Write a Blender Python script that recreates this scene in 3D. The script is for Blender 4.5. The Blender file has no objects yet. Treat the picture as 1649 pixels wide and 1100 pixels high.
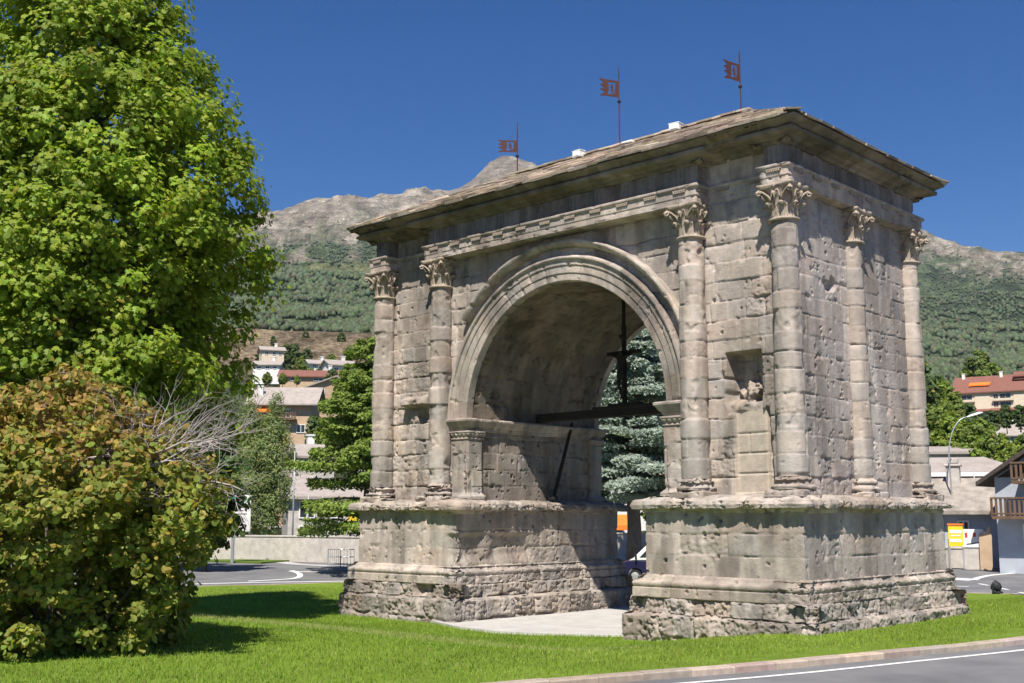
import bpy, math, random
import numpy as np
from mathutils import Vector, Matrix
random.seed(7)
SC = bpy.context.scene
COL = SC.collection
rad = math.radians
PI = math.pi

# ------------------------------------------------------------------ camera
F_PX, CX, CY = 1857.0, 824.5, 550.0
PITCH = math.atan(282 / F_PX)
YAW = rad(46.6)
CAM = np.array([22.82, -26.0, 2.85])
FWD = np.array([-math.cos(YAW), math.sin(YAW), 0.0])
RGT = np.array([math.sin(YAW), math.cos(YAW), 0.0])
fw = FWD * math.cos(PITCH) + np.array([0, 0, math.sin(PITCH)])
upv = -FWD * math.sin(PITCH) + np.array([0, 0, math.cos(PITCH)])
cam = bpy.data.objects.new('camera', bpy.data.cameras.new('camera'))
COL.objects.link(cam)
cam.location = CAM
cam.rotation_euler = Vector(fw).to_track_quat('-Z', 'Y').to_euler()
cam.data.sensor_width = 36
cam.data.lens = 36 * F_PX / 1649
cam.data.clip_end = 20000
SC.camera = cam

def at(x, y, dist):
    """real point at a horizontal distance along a sight line of the survey"""
    d = fw + RGT * (x - CX) / F_PX - upv * (y - CY) / F_PX
    return CAM + d * dist / math.hypot(d[0], d[1])

def _ss(a, b, x):
    t = np.clip((x - a) / (b - a), 0, 1)
    return t * t * (3 - 2 * t)

def ground_z(x, y):
    """the ground dips by half a metre under the arch and its far side, and comes back up further out"""
    r = np.hypot(np.asarray(x, float) - CAM[0], np.asarray(y, float) - CAM[1])
    return -.5 * _ss(8.9, 3.6, np.asarray(x, float)) * _ss(-9.5, -2.5, np.asarray(y, float)) * _ss(72, 50, r)

def on_ground(x, y, dz=0.0):
    d = fw + RGT * (x - CX) / F_PX - upv * (y - CY) / F_PX
    z = 0.0
    for _ in range(12):
        p = CAM + d * (z + dz - CAM[2]) / d[2]
        z = float(ground_z(p[0], p[1]))
    return CAM + d * (z + dz - CAM[2]) / d[2]

# ------------------------------------------------------------------ light
SUN = Vector((1.0, -1.6, 2.6)).normalized()
EL = math.asin(SUN.z)
AZ = math.atan2(SUN.x, SUN.y)
w = bpy.data.worlds.new('World')
SC.world = w
w.use_nodes = True
nt = w.node_tree
bg = nt.nodes['Background']
sky = nt.nodes.new('ShaderNodeTexSky')
sky.sky_type = 'NISHITA'
sky.sun_disc = False
sky.sun_elevation = EL
sky.sun_rotation = AZ
sky.altitude = 600
sky.air_density = 1.0
sky.dust_density = 0.2
sky.ozone_density = 5.0
hsv = nt.nodes.new('ShaderNodeHueSaturation')
hsv.inputs['Saturation'].default_value = 1.36
hsv.inputs['Hue'].default_value = 0.512
nt.links.new(sky.outputs[0], hsv.inputs['Color'])
nt.links.new(hsv.outputs[0], bg.inputs[0])
bg.inputs[1].default_value = 0.064
sl = bpy.data.lights.new('sun', 'SUN')
sl.energy = 5.0
sl.angle = rad(0.5)
sl.color = (1.0, 0.94, 0.85)
so = bpy.data.objects.new('sun', sl)
COL.objects.link(so)
so.rotation_euler = SUN.to_track_quat('Z', 'Y').to_euler()
so.location = (60, -120, 170)
vs = SC.view_settings
vs.view_transform = 'Standard'
vs.look = 'None'
vs.exposure = 0.57
vs.gamma = 1.0
SC.cycles.max_bounces = 6
SC.cycles.transparent_max_bounces = 8

# ------------------------------------------------------------------ noise
_rs = np.random.RandomState(11)
_TB = _rs.rand(64, 64, 64).astype(np.float32)

def vn(p, seed=0):
    p = np.asarray(p, dtype=np.float32) + seed * 17.31
    i = np.floor(p).astype(np.int32)
    f = p - i
    f = f * f * (3 - 2 * f)
    x0, y0, z0 = i[..., 0] & 63, i[..., 1] & 63, i[..., 2] & 63
    x1, y1, z1 = (x0 + 1) & 63, (y0 + 1) & 63, (z0 + 1) & 63
    fx, fy, fz = f[..., 0], f[..., 1], f[..., 2]
    a = _TB[x0, y0, z0] * (1 - fx) + _TB[x1, y0, z0] * fx
    b = _TB[x0, y1, z0] * (1 - fx) + _TB[x1, y1, z0] * fx
    c = _TB[x0, y0, z1] * (1 - fx) + _TB[x1, y0, z1] * fx
    d = _TB[x0, y1, z1] * (1 - fx) + _TB[x1, y1, z1] * fx
    a = a * (1 - fy) + b * fy
    c = c * (1 - fy) + d * fy
    return a * (1 - fz) + c * fz

def fbm(p, oc=4, seed=0, gain=0.5):
    p = np.asarray(p, dtype=np.float32)
    s, a, t = 0.0, 1.0, 0.0
    for k in range(oc):
        s = s + a * vn(p * (2.03 ** k), seed + k * 3)
        t += a
        a *= gain
    return s / t

def sstep(a, b, x):
    t = np.clip((x - a) / (b - a), 0, 1)
    return t * t * (3 - 2 * t)

# ------------------------------------------------------------------ meshes
def mesh_np(name, V, faces, mat, parent=None, tint=None, smooth=True):
    """link one mesh object from numpy vertices and a list of index arrays"""
    V = np.ascontiguousarray(V, dtype=np.float32).reshape(-1, 3)
    if isinstance(faces, np.ndarray):
        faces = [faces]
    faces = [np.asarray(f, dtype=np.int32) for f in faces if len(f)]
    me = bpy.data.meshes.new(name)
    me.vertices.add(len(V))
    me.vertices.foreach_set('co', V.ravel())
    lv = np.concatenate([f.ravel() for f in faces])
    cnt = np.concatenate([np.full(len(f), f.shape[1], np.int32) for f in faces])
    st = np.concatenate([[0], np.cumsum(cnt)[:-1]]).astype(np.int32)
    me.loops.add(len(lv))
    me.polygons.add(len(cnt))
    me.polygons.foreach_set('loop_start', st)
    me.loops.foreach_set('vertex_index', lv)
    me.polygons.foreach_set('use_smooth', np.full(len(cnt), smooth))
    me.update(calc_edges=True)
    if tint is not None:
        at_ = me.color_attributes.new('Tint', 'FLOAT_COLOR', 'POINT')
        c = np.ones((len(V), 4), np.float32)
        c[:, :3] = np.asarray(tint, dtype=np.float32).reshape(-1, 3)
        at_.data.foreach_set('color', c.ravel())
    if mat is not None:
        me.materials.append(mat)
    o = bpy.data.objects.new(name, me)
    COL.objects.link(o)
    if parent is not None:
        o.parent = parent
    return o

def grid_faces(nv, nu, mask=None, flip=False):
    idx = np.arange(nv * nu).reshape(nv, nu)
    q = np.stack([idx[:-1, :-1], idx[:-1, 1:], idx[1:, 1:], idx[1:, :-1]], -1)
    if flip:
        q = q[..., ::-1]
    if mask is not None:
        q = q[mask]
    return q.reshape(-1, 4)

class MB:
    """collects simple solids into one mesh"""
    def __init__(s):
        s.v, s.f = [], {}
        s.n = 0
    def add(s, verts, faces):
        for fc in faces:
            s.f.setdefault(len(fc), []).append([i + s.n for i in fc])
        s.v.extend([tuple(map(float, q)) for q in verts])
        s.n += len(verts)
    def box(s, c, d, rz=0.0, bev=0.0, tilt=None):
        hx, hy, hz = d[0] / 2, d[1] / 2, d[2] / 2
        if bev <= 0:
            vs_ = [(x, y, z) for z in (-hz, hz) for x, y in ((-hx, -hy), (hx, -hy), (hx, hy), (-hx, hy))]
            fs = [(0, 3, 2, 1), (4, 5, 6, 7), (0, 1, 5, 4), (1, 2, 6, 5), (2, 3, 7, 6), (3, 0, 4, 7)]
        else:
            b = min(bev, hx * .9, hy * .9, hz * .9)
            vs_, fs = [], []
            for z, k in ((-hz, b), (-hz + b, 0), (hz - b, 0), (hz, b)):
                X, Y = hx - k, hy - k
                e = b if k == 0 else b * .5
                for x, y in ((-X + e, -Y), (X - e, -Y), (X, -Y + e), (X, Y - e), (X - e, Y), (-X + e, Y), (-X, Y - e), (-X, -Y + e)):
                    vs_.append((x, y, z))
            fs.append(tuple(range(7, -1, -1)))
            fs.append(tuple(range(24, 32)))
            for r in range(3):
                for k in range(8):
                    k2 = (k + 1) % 8
                    fs.append((r * 8 + k, r * 8 + k2, r * 8 + 8 + k2, r * 8 + 8 + k))
        m = Matrix.Rotation(rz, 3, 'Z')
        if tilt is not None:
            m = m @ tilt
        s.add([m @ Vector(q) + Vector(c) for q in vs_], fs)
    def prism(s, poly, axis, a, b):
        """extrude a 2-D outline between a and b along axis (other two axes in order)"""
        n = len(poly)
        def mk(p, t):
            if axis == 0: return (t, p[0], p[1])
            if axis == 1: return (p[0], t, p[1])
            return (p[0], p[1], t)
        s.add([mk(p, a) for p in poly] + [mk(p, b) for p in poly],
              [tuple(range(n - 1, -1, -1)), tuple(range(n, 2 * n))] +
              [(i, (i + 1) % n, n + (i + 1) % n, n + i) for i in range(n)])
    def tube(s, pts, rr, n=8, cap=True):
        pts = [Vector(p) for p in pts]
        if not hasattr(rr, '__len__'):
            rr = [rr] * len(pts)
        base = []
        ref = Vector((0.12, 0.21, 1)).normalized()
        d0 = (pts[-1] - pts[0])
        if d0.length > 0 and abs(d0.normalized().dot(ref)) > .9:
            ref = Vector((1, .1, .05)).normalized()
        for i, p in enumerate(pts):
            d = (pts[min(i + 1, len(pts) - 1)] - pts[max(i - 1, 0)])
            if d.length < 1e-6: d = Vector((0, 0, 1))
            d.normalize()
            u = d.cross(ref)
            if u.length < 1e-4: u = d.cross(Vector((0, 1, 0)))
            u.normalize()
            v = d.cross(u)
            for k in range(n):
                a = 2 * PI * k / n
                base.append(p + (u * math.cos(a) + v * math.sin(a)) * rr[i])
        fs = []
        for i in range(len(pts) - 1):
            for k in range(n):
                k2 = (k + 1) % n
                fs.append((i * n + k, i * n + k2, (i + 1) * n + k2, (i + 1) * n + k))
        if cap:
            fs.append(tuple(range(n - 1, -1, -1)))
            fs.append(tuple((len(pts) - 1) * n + k for k in range(n)))
        s.add(base, fs)
    def lathe(s, prof, c=(0, 0, 0), n=20):
        vs_, fs = [], []
        for r, z in prof:
            for k in range(n):
                a = 2 * PI * k / n
                vs_.append((c[0] + r * math.cos(a), c[1] + r * math.sin(a), c[2] + z))
        for i in range(len(prof) - 1):
            for k in range(n):
                k2 = (k + 1) % n
                fs.append((i * n + k, i * n + k2, (i + 1) * n + k2, (i + 1) * n + k))
        fs.append(tuple(range(n - 1, -1, -1)))
        fs.append(tuple((len(prof) - 1) * n + k for k in range(n)))
        s.add(vs_, fs)
    def build(s, name, mat, parent=None, smooth=False):
        fs = [np.array(v, np.int32) for k, v in s.f.items()]
        return mesh_np(name, np.array(s.v, np.float32), fs, mat, parent, None, smooth)

def tag(o, label=None, cat=None, group=None, kind=None):
    if label: o['label'] = label
    if cat: o['category'] = cat
    if group: o['group'] = group
    if kind: o['kind'] = kind
    return o

def thing(name, label, cat, loc=(0, 0, 0), rz=0.0, group=None):
    o = bpy.data.objects.new(name, None)
    COL.objects.link(o)
    o.empty_display_size = 0.2
    o.location = [float(q) for q in loc]
    o.rotation_euler = (0, 0, rz)
    return tag(o, label, cat, group)

def copy_tree(o, parent=None):
    c = o.copy()
    COL.objects.link(c)
    if parent is not None:
        c.parent = parent
    for ch in list(o.children):
        copy_tree(ch, c)
    return c

# ------------------------------------------------------------------ materials
def mat(name, col, rough=.75, var=.18, scale=3.0, bump=0.0, bscale=20.0, col2=None, metal=0.0, spec=.3,
        tint=False, obj=False, stretch=(1, 1, 1)):
    m = bpy.data.materials.new(name)
    m.use_nodes = True
    t = m.node_tree
    N, L = t.nodes, t.links
    b = N['Principled BSDF']
    b.inputs['Roughness'].default_value = rough
    b.inputs['Metallic'].default_value = metal
    b.inputs['Specular IOR Level'].default_value = spec
    if obj:
        src = N.new('ShaderNodeTexCoord').outputs['Object']
    else:
        src = N.new('ShaderNodeNewGeometry').outputs['Position']
    mp = N.new('ShaderNodeMapping')
    mp.inputs['Scale'].default_value = stretch
    L.new(src, mp.inputs[0])
    src = mp.outputs[0]
    n1 = N.new('ShaderNodeTexNoise')
    n1.inputs['Scale'].default_value = scale
    n1.inputs['Detail'].default_value = 8
    n1.inputs['Roughness'].default_value = .62
    L.new(src, n1.inputs['Vector'])
    rmp = N.new('ShaderNodeMapRange')
    rmp.inputs['From Min'].default_value = .3
    rmp.inputs['From Max'].default_value = .7
    L.new(n1.outputs['Fac'], rmp.inputs['Value'])
    mix = N.new('ShaderNodeMix')
    mix.data_type = 'RGBA'
    c2 = col2 if col2 else tuple(min(1, c * (1 + var)) for c in col)
    c1 = col if col2 else tuple(c * (1 - var) for c in col)
    mix.inputs[6].default_value = (*c1, 1)
    mix.inputs[7].default_value = (*c2, 1)
    L.new(rmp.outputs[0], mix.inputs[0])
    out = mix.outputs[2]
    if tint:
        a = N.new('ShaderNodeAttribute')
        a.attribute_name = 'Tint'
        mm = N.new('ShaderNodeMix')
        mm.data_type = 'RGBA'
        mm.blend_type = 'MULTIPLY'
        mm.inputs[0].default_value = 1
        L.new(out, mm.inputs[6])
        L.new(a.outputs['Color'], mm.inputs[7])
        out = mm.outputs[2]
    L.new(out, b.inputs['Base Color'])
    if bump > 0:
        n2 = N.new('ShaderNodeTexNoise')
        n2.inputs['Scale'].default_value = bscale
        n2.inputs['Detail'].default_value = 7
        n2.inputs['Roughness'].default_value = .65
        L.new(src, n2.inputs['Vector'])
        bp = N.new('ShaderNodeBump')
        bp.inputs['Strength'].default_value = 1.0
        bp.inputs['Distance'].default_value = bump
        L.new(n2.outputs['Fac'], bp.inputs['Height'])
        L.new(bp.outputs[0], b.inputs['Normal'])
    return m

def leaf_mat(name, trans=.35, rough=.55, gain=(1, 1, 1)):
    m = bpy.data.materials.new(name)
    m.use_nodes = True
    t = m.node_tree
    N, L = t.nodes, t.links
    b = N['Principled BSDF']
    b.inputs['Roughness'].default_value = rough
    b.inputs['Specular IOR Level'].default_value = .3
    a = N.new('ShaderNodeAttribute')
    a.attribute_name = 'Tint'
    L.new(a.outputs['Color'], b.inputs['Base Color'])
    tr = N.new('ShaderNodeBsdfTranslucent')
    hs = N.new('ShaderNodeMix')
    hs.data_type = 'RGBA'
    hs.blend_type = 'MULTIPLY'
    hs.inputs[0].default_value = 1
    L.new(a.outputs['Color'], hs.inputs[6])
    hs.inputs[7].default_value = (1.5 * gain[0], 1.6 * gain[1], .7 * gain[2], 1)
    L.new(hs.outputs[2], tr.inputs['Color'])
    mx = N.new('ShaderNodeMixShader')
    mx.inputs[0].default_value = trans
    L.new(b.outputs[0], mx.inputs[1])
    L.new(tr.outputs[0], mx.inputs[2])
    L.new(mx.outputs[0], N['Material Output'].inputs['Surface'])
    return m

M_STONE = mat('weathered_stone', (.80, .80, .80), .92, scale=5.0, col2=(1.12, 1.10, 1.06), bump=.018, bscale=26, spec=.12, tint=True)
M_SLATE = mat('roof_slate', (.30, .25, .205), .85, scale=2.6, col2=(.50, .43, .36), bump=.02, bscale=14, spec=.2, tint=True)
M_SLATE2 = mat('old_roof_slab', (.22, .19, .165), .85, scale=1.6, col2=(.44, .39, .34), bump=.06, bscale=5, spec=.2)
M_ROCK = mat('pale_rock', (.5, .48, .44), .9, var=.2, bump=.02, bscale=15)
M_IRON = mat('rusty_iron', (.055, .024, .022), .8, scale=9, col2=(.10, .040, .034), bump=.004, bscale=60)
M_DKIRON = mat('dark_iron', (.025, .025, .028), .6, var=.3, scale=8)
M_DKWOOD = mat('dark_old_wood', (.018, .015, .012), .85, scale=6, col2=(.036, .028, .021), bump=.01, bscale=30, stretch=(.3, 1, 1))
M_BARK = mat('grey_bark', (.10, .085, .07), .9, scale=6, col2=(.2, .17, .14), bump=.03, bscale=18, stretch=(1, 1, .3))
M_DEADWOOD = mat('dead_twig_wood', (.30, .26, .245), .85, scale=10, col2=(.46, .41, .39), bump=.004, bscale=50)
M_BIRCH = mat('birch_bark', (.62, .60, .56), .8, scale=5, col2=(.75, .73, .69), bump=.008, bscale=30, stretch=(1, 1, 4))
M_LEAF = leaf_mat('broad_leaf', .38)
M_NEEDLE = leaf_mat('needle_foliage', .3, .6, (1, 1, 1.5))
M_FOREST = leaf_mat('forest_foliage', .05, .9)
M_GRASS = leaf_mat('grass_blade', .4, .5)
M_LAWN = mat('lawn_turf', (.13, .20, .022), .9, scale=1.2, col2=(.20, .29, .04), bump=.05, bscale=22, spec=.1)
M_VERGE = mat('verge_turf', (.08, .13, .02), .9, scale=.8, col2=(.13, .19, .035), bump=.05, bscale=12, spec=.1)
M_ASPHALT = mat('asphalt', (.125, .125, .13), .85, scale=.45, col2=(.225, .222, .222), bump=.006, bscale=90, spec=.25)
M_LINE = mat('road_paint', (.62, .62, .60), .7, scale=14, col2=(.82, .82, .80), bump=.002, bscale=90)
M_KERB = mat('kerb_granite', (.34, .27, .22), .85, scale=6, col2=(.52, .42, .35), bump=.006, bscale=60, tint=True)
M_PAVE = mat('pale_paving', (.42, .40, .375), .85, scale=1.6, col2=(.55, .53, .50), bump=.004, bscale=50)
M_WHITE = mat('white_paint', (.78, .78, .77), .55, var=.06, scale=4)
M_GREYM = mat('galvanised_metal', (.42, .44, .45), .45, var=.12, scale=6, metal=.5)
M_PLASTER = mat('white_plaster', (.72, .71, .68), .85, var=.08, scale=1.5, bump=.004, bscale=20)
M_SHADEPL = mat('shade_tinted_plaster', (.42, .45, .50), .85, var=.12, scale=1.2, bump=.006, bscale=18)  # plaster whose grey-blue carries the shade on the walls
M_CREAM = mat('cream_plaster', (.66, .56, .43), .85, var=.08, scale=1.5)
M_OCHRE = mat('ochre_plaster', (.50, .36, .24), .85, var=.15, scale=1.5)
M_BROWNW = mat('brown_timber', (.10, .062, .036), .8, scale=4, col2=(.19, .12, .075), bump=.01, bscale=25, stretch=(1, 1, .2))
M_DKTIMB = mat('dark_timber', (.045, .036, .03), .8, scale=4, col2=(.09, .072, .058), bump=.01, bscale=25)
M_TILE = mat('red_roof_tile', (.17, .070, .052), .85, scale=2.2, col2=(.27, .125, .095), bump=.03, bscale=9, stretch=(1, 1, 2))
M_GREYROOF = mat('grey_stone_roof', (.30, .26, .23), .85, scale=1.2, col2=(.42, .37, .33), bump=.03, bscale=8)
M_GLASS = mat('dark_window_glass', (.03, .035, .04), .12, var=.3, spec=.6)
M_MAROON = mat('maroon_panel', (.20, .07, .07), .7, var=.15)
M_ORANGE = mat('orange_fabric', (.85, .20, .03), .8, var=.1)
M_YELLOW = mat('yellow_paint', (.85, .58, .03), .6, var=.06)
M_WALLST = mat('boundary_wall_stone', (.40, .365, .32), .9, scale=2.5, col2=(.58, .54, .49), bump=.02, bscale=9)
M_NAVY = mat('dark_blue_car_paint', (.018, .016, .055), .25, var=.1, spec=.6)
M_CARWH = mat('white_car_paint', (.8, .8, .8), .25, var=.03, spec=.6)
M_RUBBER = mat('black_rubber', (.02, .02, .02), .8, var=.2)
M_GREENS = mat('green_sign_paint', (.02, .30, .20), .5, var=.05)
M_LAMPGL = mat('lamp_glass', (.7, .72, .75), .2, var=.05, spec=.6)
M_RED = mat('red_paint', (.55, .05, .04), .5, var=.05)
M_DARKTXT = mat('dark_lettering', (.06, .06, .07), .6, var=.05)

# ------------------------------------------------------------------ terrain
def tan_el(x, y):
    u = (x - CX) / F_PX
    v = (y - CY) / F_PX
    cp, sp = math.cos(PITCH), math.sin(PITCH)
    hz = cp + v * sp
    return (sp - v * cp) / np.hypot(hz, u)

RIDGE = np.array([(-3000, 420), (-800, 400), (0, 395), (300, 360), (437, 336), (470, 324), (500, 318), (540, 322), (585, 322), (600, 317), (640, 312),
                  (650, 303), (690, 303), (735, 297), (760, 284), (785, 262), (805, 252), (825, 249), (850, 258), (880, 266), (930, 292), (1100, 322), (1300, 312),
                  (1480, 354), (1500, 364), (1530, 378), (1560, 391), (1600, 397), (1649, 404), (1800, 425), (2300, 440), (4500, 430)], float)
def hill_z(x, y):
    x = np.asarray(x, float); y = np.asarray(y, float)
    dx, dy = x - CAM[0], y - CAM[1]
    r = np.hypot(dx, dy)
    f_ = dx * FWD[0] + dy * FWD[1]
    g_ = dx * RGT[0] + dy * RGT[1]
    px = np.clip(CX + 1878 * g_ / np.maximum(f_, 30), -2500, 4000)
    yr = np.interp(px, RIDGE[:, 0], RIDGE[:, 1])
    tr = tan_el(px, yr)
    Z = lambda ypx, rr: 2.85 + rr * tan_el(np.clip(px, 200, 1800), ypx)
    kl = [(60, 0 * px), (88, 0 * px), (112, 0 * px + 2), (190, 0 * px + 15), (300, 0 * px + 36), (380, Z(566, 380)), (450, Z(538, 450)), (500, Z(541, 500)), (900, Z(508, 900)),
          (1450, Z(452, 1450)), (1650, Z(447, 1650)), (2500, Z(400, 2500)), (3200, Z(368, 3200)), (4200, 2.85 + 4200 * tr), (5200, 2.85 + 3900 * tr), (9000, 0 * px + 500)]
    kr = [(60, 0 * px), (88, 0 * px), (120, Z(788, 120)), (160, Z(762, 160)), (260, Z(715, 260)), (380, Z(668, 380)), (450, Z(650, 450)), (500, Z(640, 500)), (900, Z(592, 900)),
          (1450, Z(540, 1450)), (1650, Z(520, 1650)), (2500, Z(462, 2500)), (3200, Z(425, 3200)), (4200, 2.85 + 4200 * tr), (5200, 2.85 + 3900 * tr), (9000, 0 * px + 500)]
    wgt = sstep(850, 1300, px)
    out = np.zeros_like(r)
    for (ra, za), (rb, zb), (_, zc), (_, zd) in zip(kl[:-1], kl[1:], kr[:-1], kr[1:]):
        m = (r >= ra) & (r <= rb)
        t = np.clip((r - ra) / (rb - ra), 0, 1)
        if ra < 2000: t = t * .5 + .5 * t * t * (3 - 2 * t)
        zz = (za * (1 - t) + zb * t) * (1 - wgt) + (zc * (1 - t) + zd * t) * wgt
        out = np.where(m, zz, out)
    return out, r, px

def hill_mat():
    m = bpy.data.materials.new('hill_cover'); m.use_nodes = True
    N, L = m.node_tree.nodes, m.node_tree.links
    b = N['Principled BSDF']; b.inputs['Roughness'].default_value = .95; b.inputs['Specular IOR Level'].default_value = .05
    lay = N.new('ShaderNodeAttribute'); lay.attribute_name = 'Lay'
    tn = N.new('ShaderNodeAttribute'); tn.attribute_name = 'Tint'
    def noise(sc, det, lo, hi, a, c):
        n = N.new('ShaderNodeTexNoise'); n.inputs['Scale'].default_value = sc; n.inputs['Detail'].default_value = det; n.inputs['Roughness'].default_value = .68
        L.new(lay.outputs['Vector'], n.inputs['Vector'])
        r = N.new('ShaderNodeMapRange'); r.inputs[1].default_value = lo; r.inputs[2].default_value = hi; r.inputs[3].default_value = a; r.inputs[4].default_value = c
        L.new(n.outputs['Fac'], r.inputs[0]); return r.outputs[0], n
    f1, _ = noise(.030, 10, .36, .64, .48, 1.52)
    f2, n2 = noise(.20, 8, .36, .64, .40, 1.60)
    mul = N.new('ShaderNodeMath'); mul.operation = 'MULTIPLY'; L.new(f1, mul.inputs[0]); L.new(f2, mul.inputs[1])
    vm = N.new('ShaderNodeVectorMath'); vm.operation = 'SCALE'; L.new(tn.outputs['Vector'], vm.inputs[0]); L.new(mul.outputs[0], vm.inputs['Scale'])
    L.new(vm.outputs[0], b.inputs['Base Color'])
    bp = N.new('ShaderNodeBump'); bp.inputs['Distance'].default_value = 4.0; bp.inputs['Strength'].default_value = .9; L.new(n2.outputs['Fac'], bp.inputs['Height']); L.new(bp.outputs[0], b.inputs['Normal'])
    return m

HILL = {}
def build_hills():
    na, nr = 860, 300
    az = np.linspace(rad(-52), rad(52), na)
    rr = np.geomspace(86, 7000, nr)
    A, Rr = np.meshgrid(az, rr)
    X = CAM[0] + Rr * (np.cos(A) * FWD[0] + np.sin(A) * RGT[0])
    Y = CAM[1] + Rr * (np.cos(A) * FWD[1] + np.sin(A) * RGT[1])
    Z, r, px = hill_z(X, Y)
    P = np.stack([X, Y, Z], -1)
    far = sstep(500, 1500, r)
    n1 = fbm(P / 420., 5, 3) - .5
    rg = 1 - np.abs(2 * fbm(P / 260., 4, 9) - 1)
    keep = 1 - .85 * np.exp(-((r - 4200) / 260.) ** 2)
    Z = Z + far * keep * (n1 * 200 + (rg - .8) * 120) * sstep(700, 3000, r)
    Z = Z + np.exp(-((r - 4200) / 400.) ** 2) * ((fbm(P / 70., 4, 5) - .5) * 26 + (fbm(P / 210., 3, 15) - .5) * 30)
    Z = Z + sstep(150, 500, r) * (1 - far) * (fbm(P / 60., 4, 6) - .5) * 9
    Z = Z - .6 * (1 - sstep(86, 100, r))
    P = np.stack([X, Y, Z], -1)
    # what grows where: patterns follow the slope (along the valley side and up it)
    LAY = np.stack([A * 3000 * np.maximum(r / 3000, .12) ** .5, r * .10, Z * 2.1 * np.maximum(r / 3000, .12) ** -.5 + 0 * r], -1)
    PW = P
    P = LAY
    X, Y = LAY[..., 0], LAY[..., 1] * 2
    el = (Z - 2.85) / r
    ypx = CY + 282 - el * 1878
    nz = fbm(P / 160., 5, 21)
    nf = fbm(P / 45., 4, 31)
    gul = fbm(np.stack([X / 55., Y / 55., Z / 400.], -1), 4, 44)
    right = sstep(1000, 1350, px)
    line = np.interp(px, [300, 440, 560, 650, 760, 900], [392, 395, 372, 380, 388, 396])
    line = line * (1 - right) + np.interp(px, [1480, 1560, 1649], [408, 434, 458]) * right
    rock = sstep(16, -16, ypx - line + (nz - .5) * 150 + (gul - .5) * 120)
    rock = np.maximum(rock, .95 * right * sstep(.55, .66, nz * .45 + gul * .3 + nf * .25 + .05 * sstep(560, 440, ypx)) * sstep(350, 900, r))
    rock = np.maximum(rock, (1 - right) * .8 * sstep(.60, .68, nz * .5 + gul * .5) * sstep(470, 420, ypx) * sstep(900, 1500, r))
    rock = np.maximum(rock, .85 * (1 - right) * sstep(24, 8, np.abs(ypx - 405)) * sstep(14, 4, np.abs(px - 563)) * sstep(.3, .6, nf) * sstep(1500, 2300, r))
    ter = (1 - right) * sstep(60, 20, np.abs(r - 1570 - 300 * (nz - .5)) - 40) * sstep(.33, .5, nf)
    ter2 = (1 - right) * sstep(.60, .68, nf) * sstep(850, 700, r) * sstep(520, 560, r)
    brown = (1 - right) * sstep(300, 350, r) * sstep(500, 470, r) * sstep(.30, .40, nf)
    brown = np.maximum(brown, right * sstep(200, 260, r) * sstep(520, 430, r) * sstep(.5, .58, nf))
    f1 = np.array([.040, .054, .030]); f2 = np.array([.066, .086, .044])
    low = sstep(1700, 800, r)[..., None]
    forest = (f1 + (f2 - f1) * sstep(.35, .65, nf)[..., None]) * (1 + .45 * low)
    rk = np.array([.17, .142, .11]) + (np.array([.27, .235, .19]) - np.array([.17, .142, .11])) * sstep(.4, .65, nf)[..., None]
    scrub = sstep(.52, .60, fbm(P / 22., 3, 51))[..., None] * sstep(320, 372, ypx + (nz - .5) * 60)[..., None]
    rk = rk * (1 - .75 * scrub) + np.array([.06, .075, .035]) * .75 * scrub
    c = forest * (1 - rock[..., None]) + rk * rock[..., None]
    tc = np.array([.15, .15, .075])
    c = c * (1 - ter[..., None] * .75) + tc * ter[..., None] * .75
    c = c * (1 - ter2[..., None] * .6) + np.array([.24, .20, .13]) * ter2[..., None] * .6
    bc = np.array([.22, .17, .11])
    c = c * (1 - brown[..., None]) + bc * brown[..., None]
    town = sstep(330, 280, r)
    c = c * (1 - town[..., None] * .6) + np.array([.10, .12, .05]) * town[..., None] * .6
    m = hill_mat()
    HILL['P'] = PW.reshape(-1, 3); HILL['forest'] = ((1 - rock) * (1 - brown) * (1 - ter) * (1 - .7 * ter2) * sstep(.30, .52, fbm(LAY / 30., 4, 71))).ravel()
    HILL['fn'] = lambda a_, r_: np.clip(np.round((np.log(r_) - math.log(86)) / (math.log(7000) - math.log(86)) * (nr - 1)), 0, nr - 1).astype(int) * na + np.clip(np.round((a_ + rad(52)) / rad(104) * (na - 1)), 0, na - 1).astype(int)
    o = mesh_np('hills', PW, grid_faces(nr, na), m, None, c)
    la = o.data.attributes.new('Lay', 'FLOAT_VECTOR', 'POINT')
    la.data.foreach_set('vector', LAY.astype(np.float32).ravel())
    tag(o, kind='structure')
build_hills()

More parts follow.
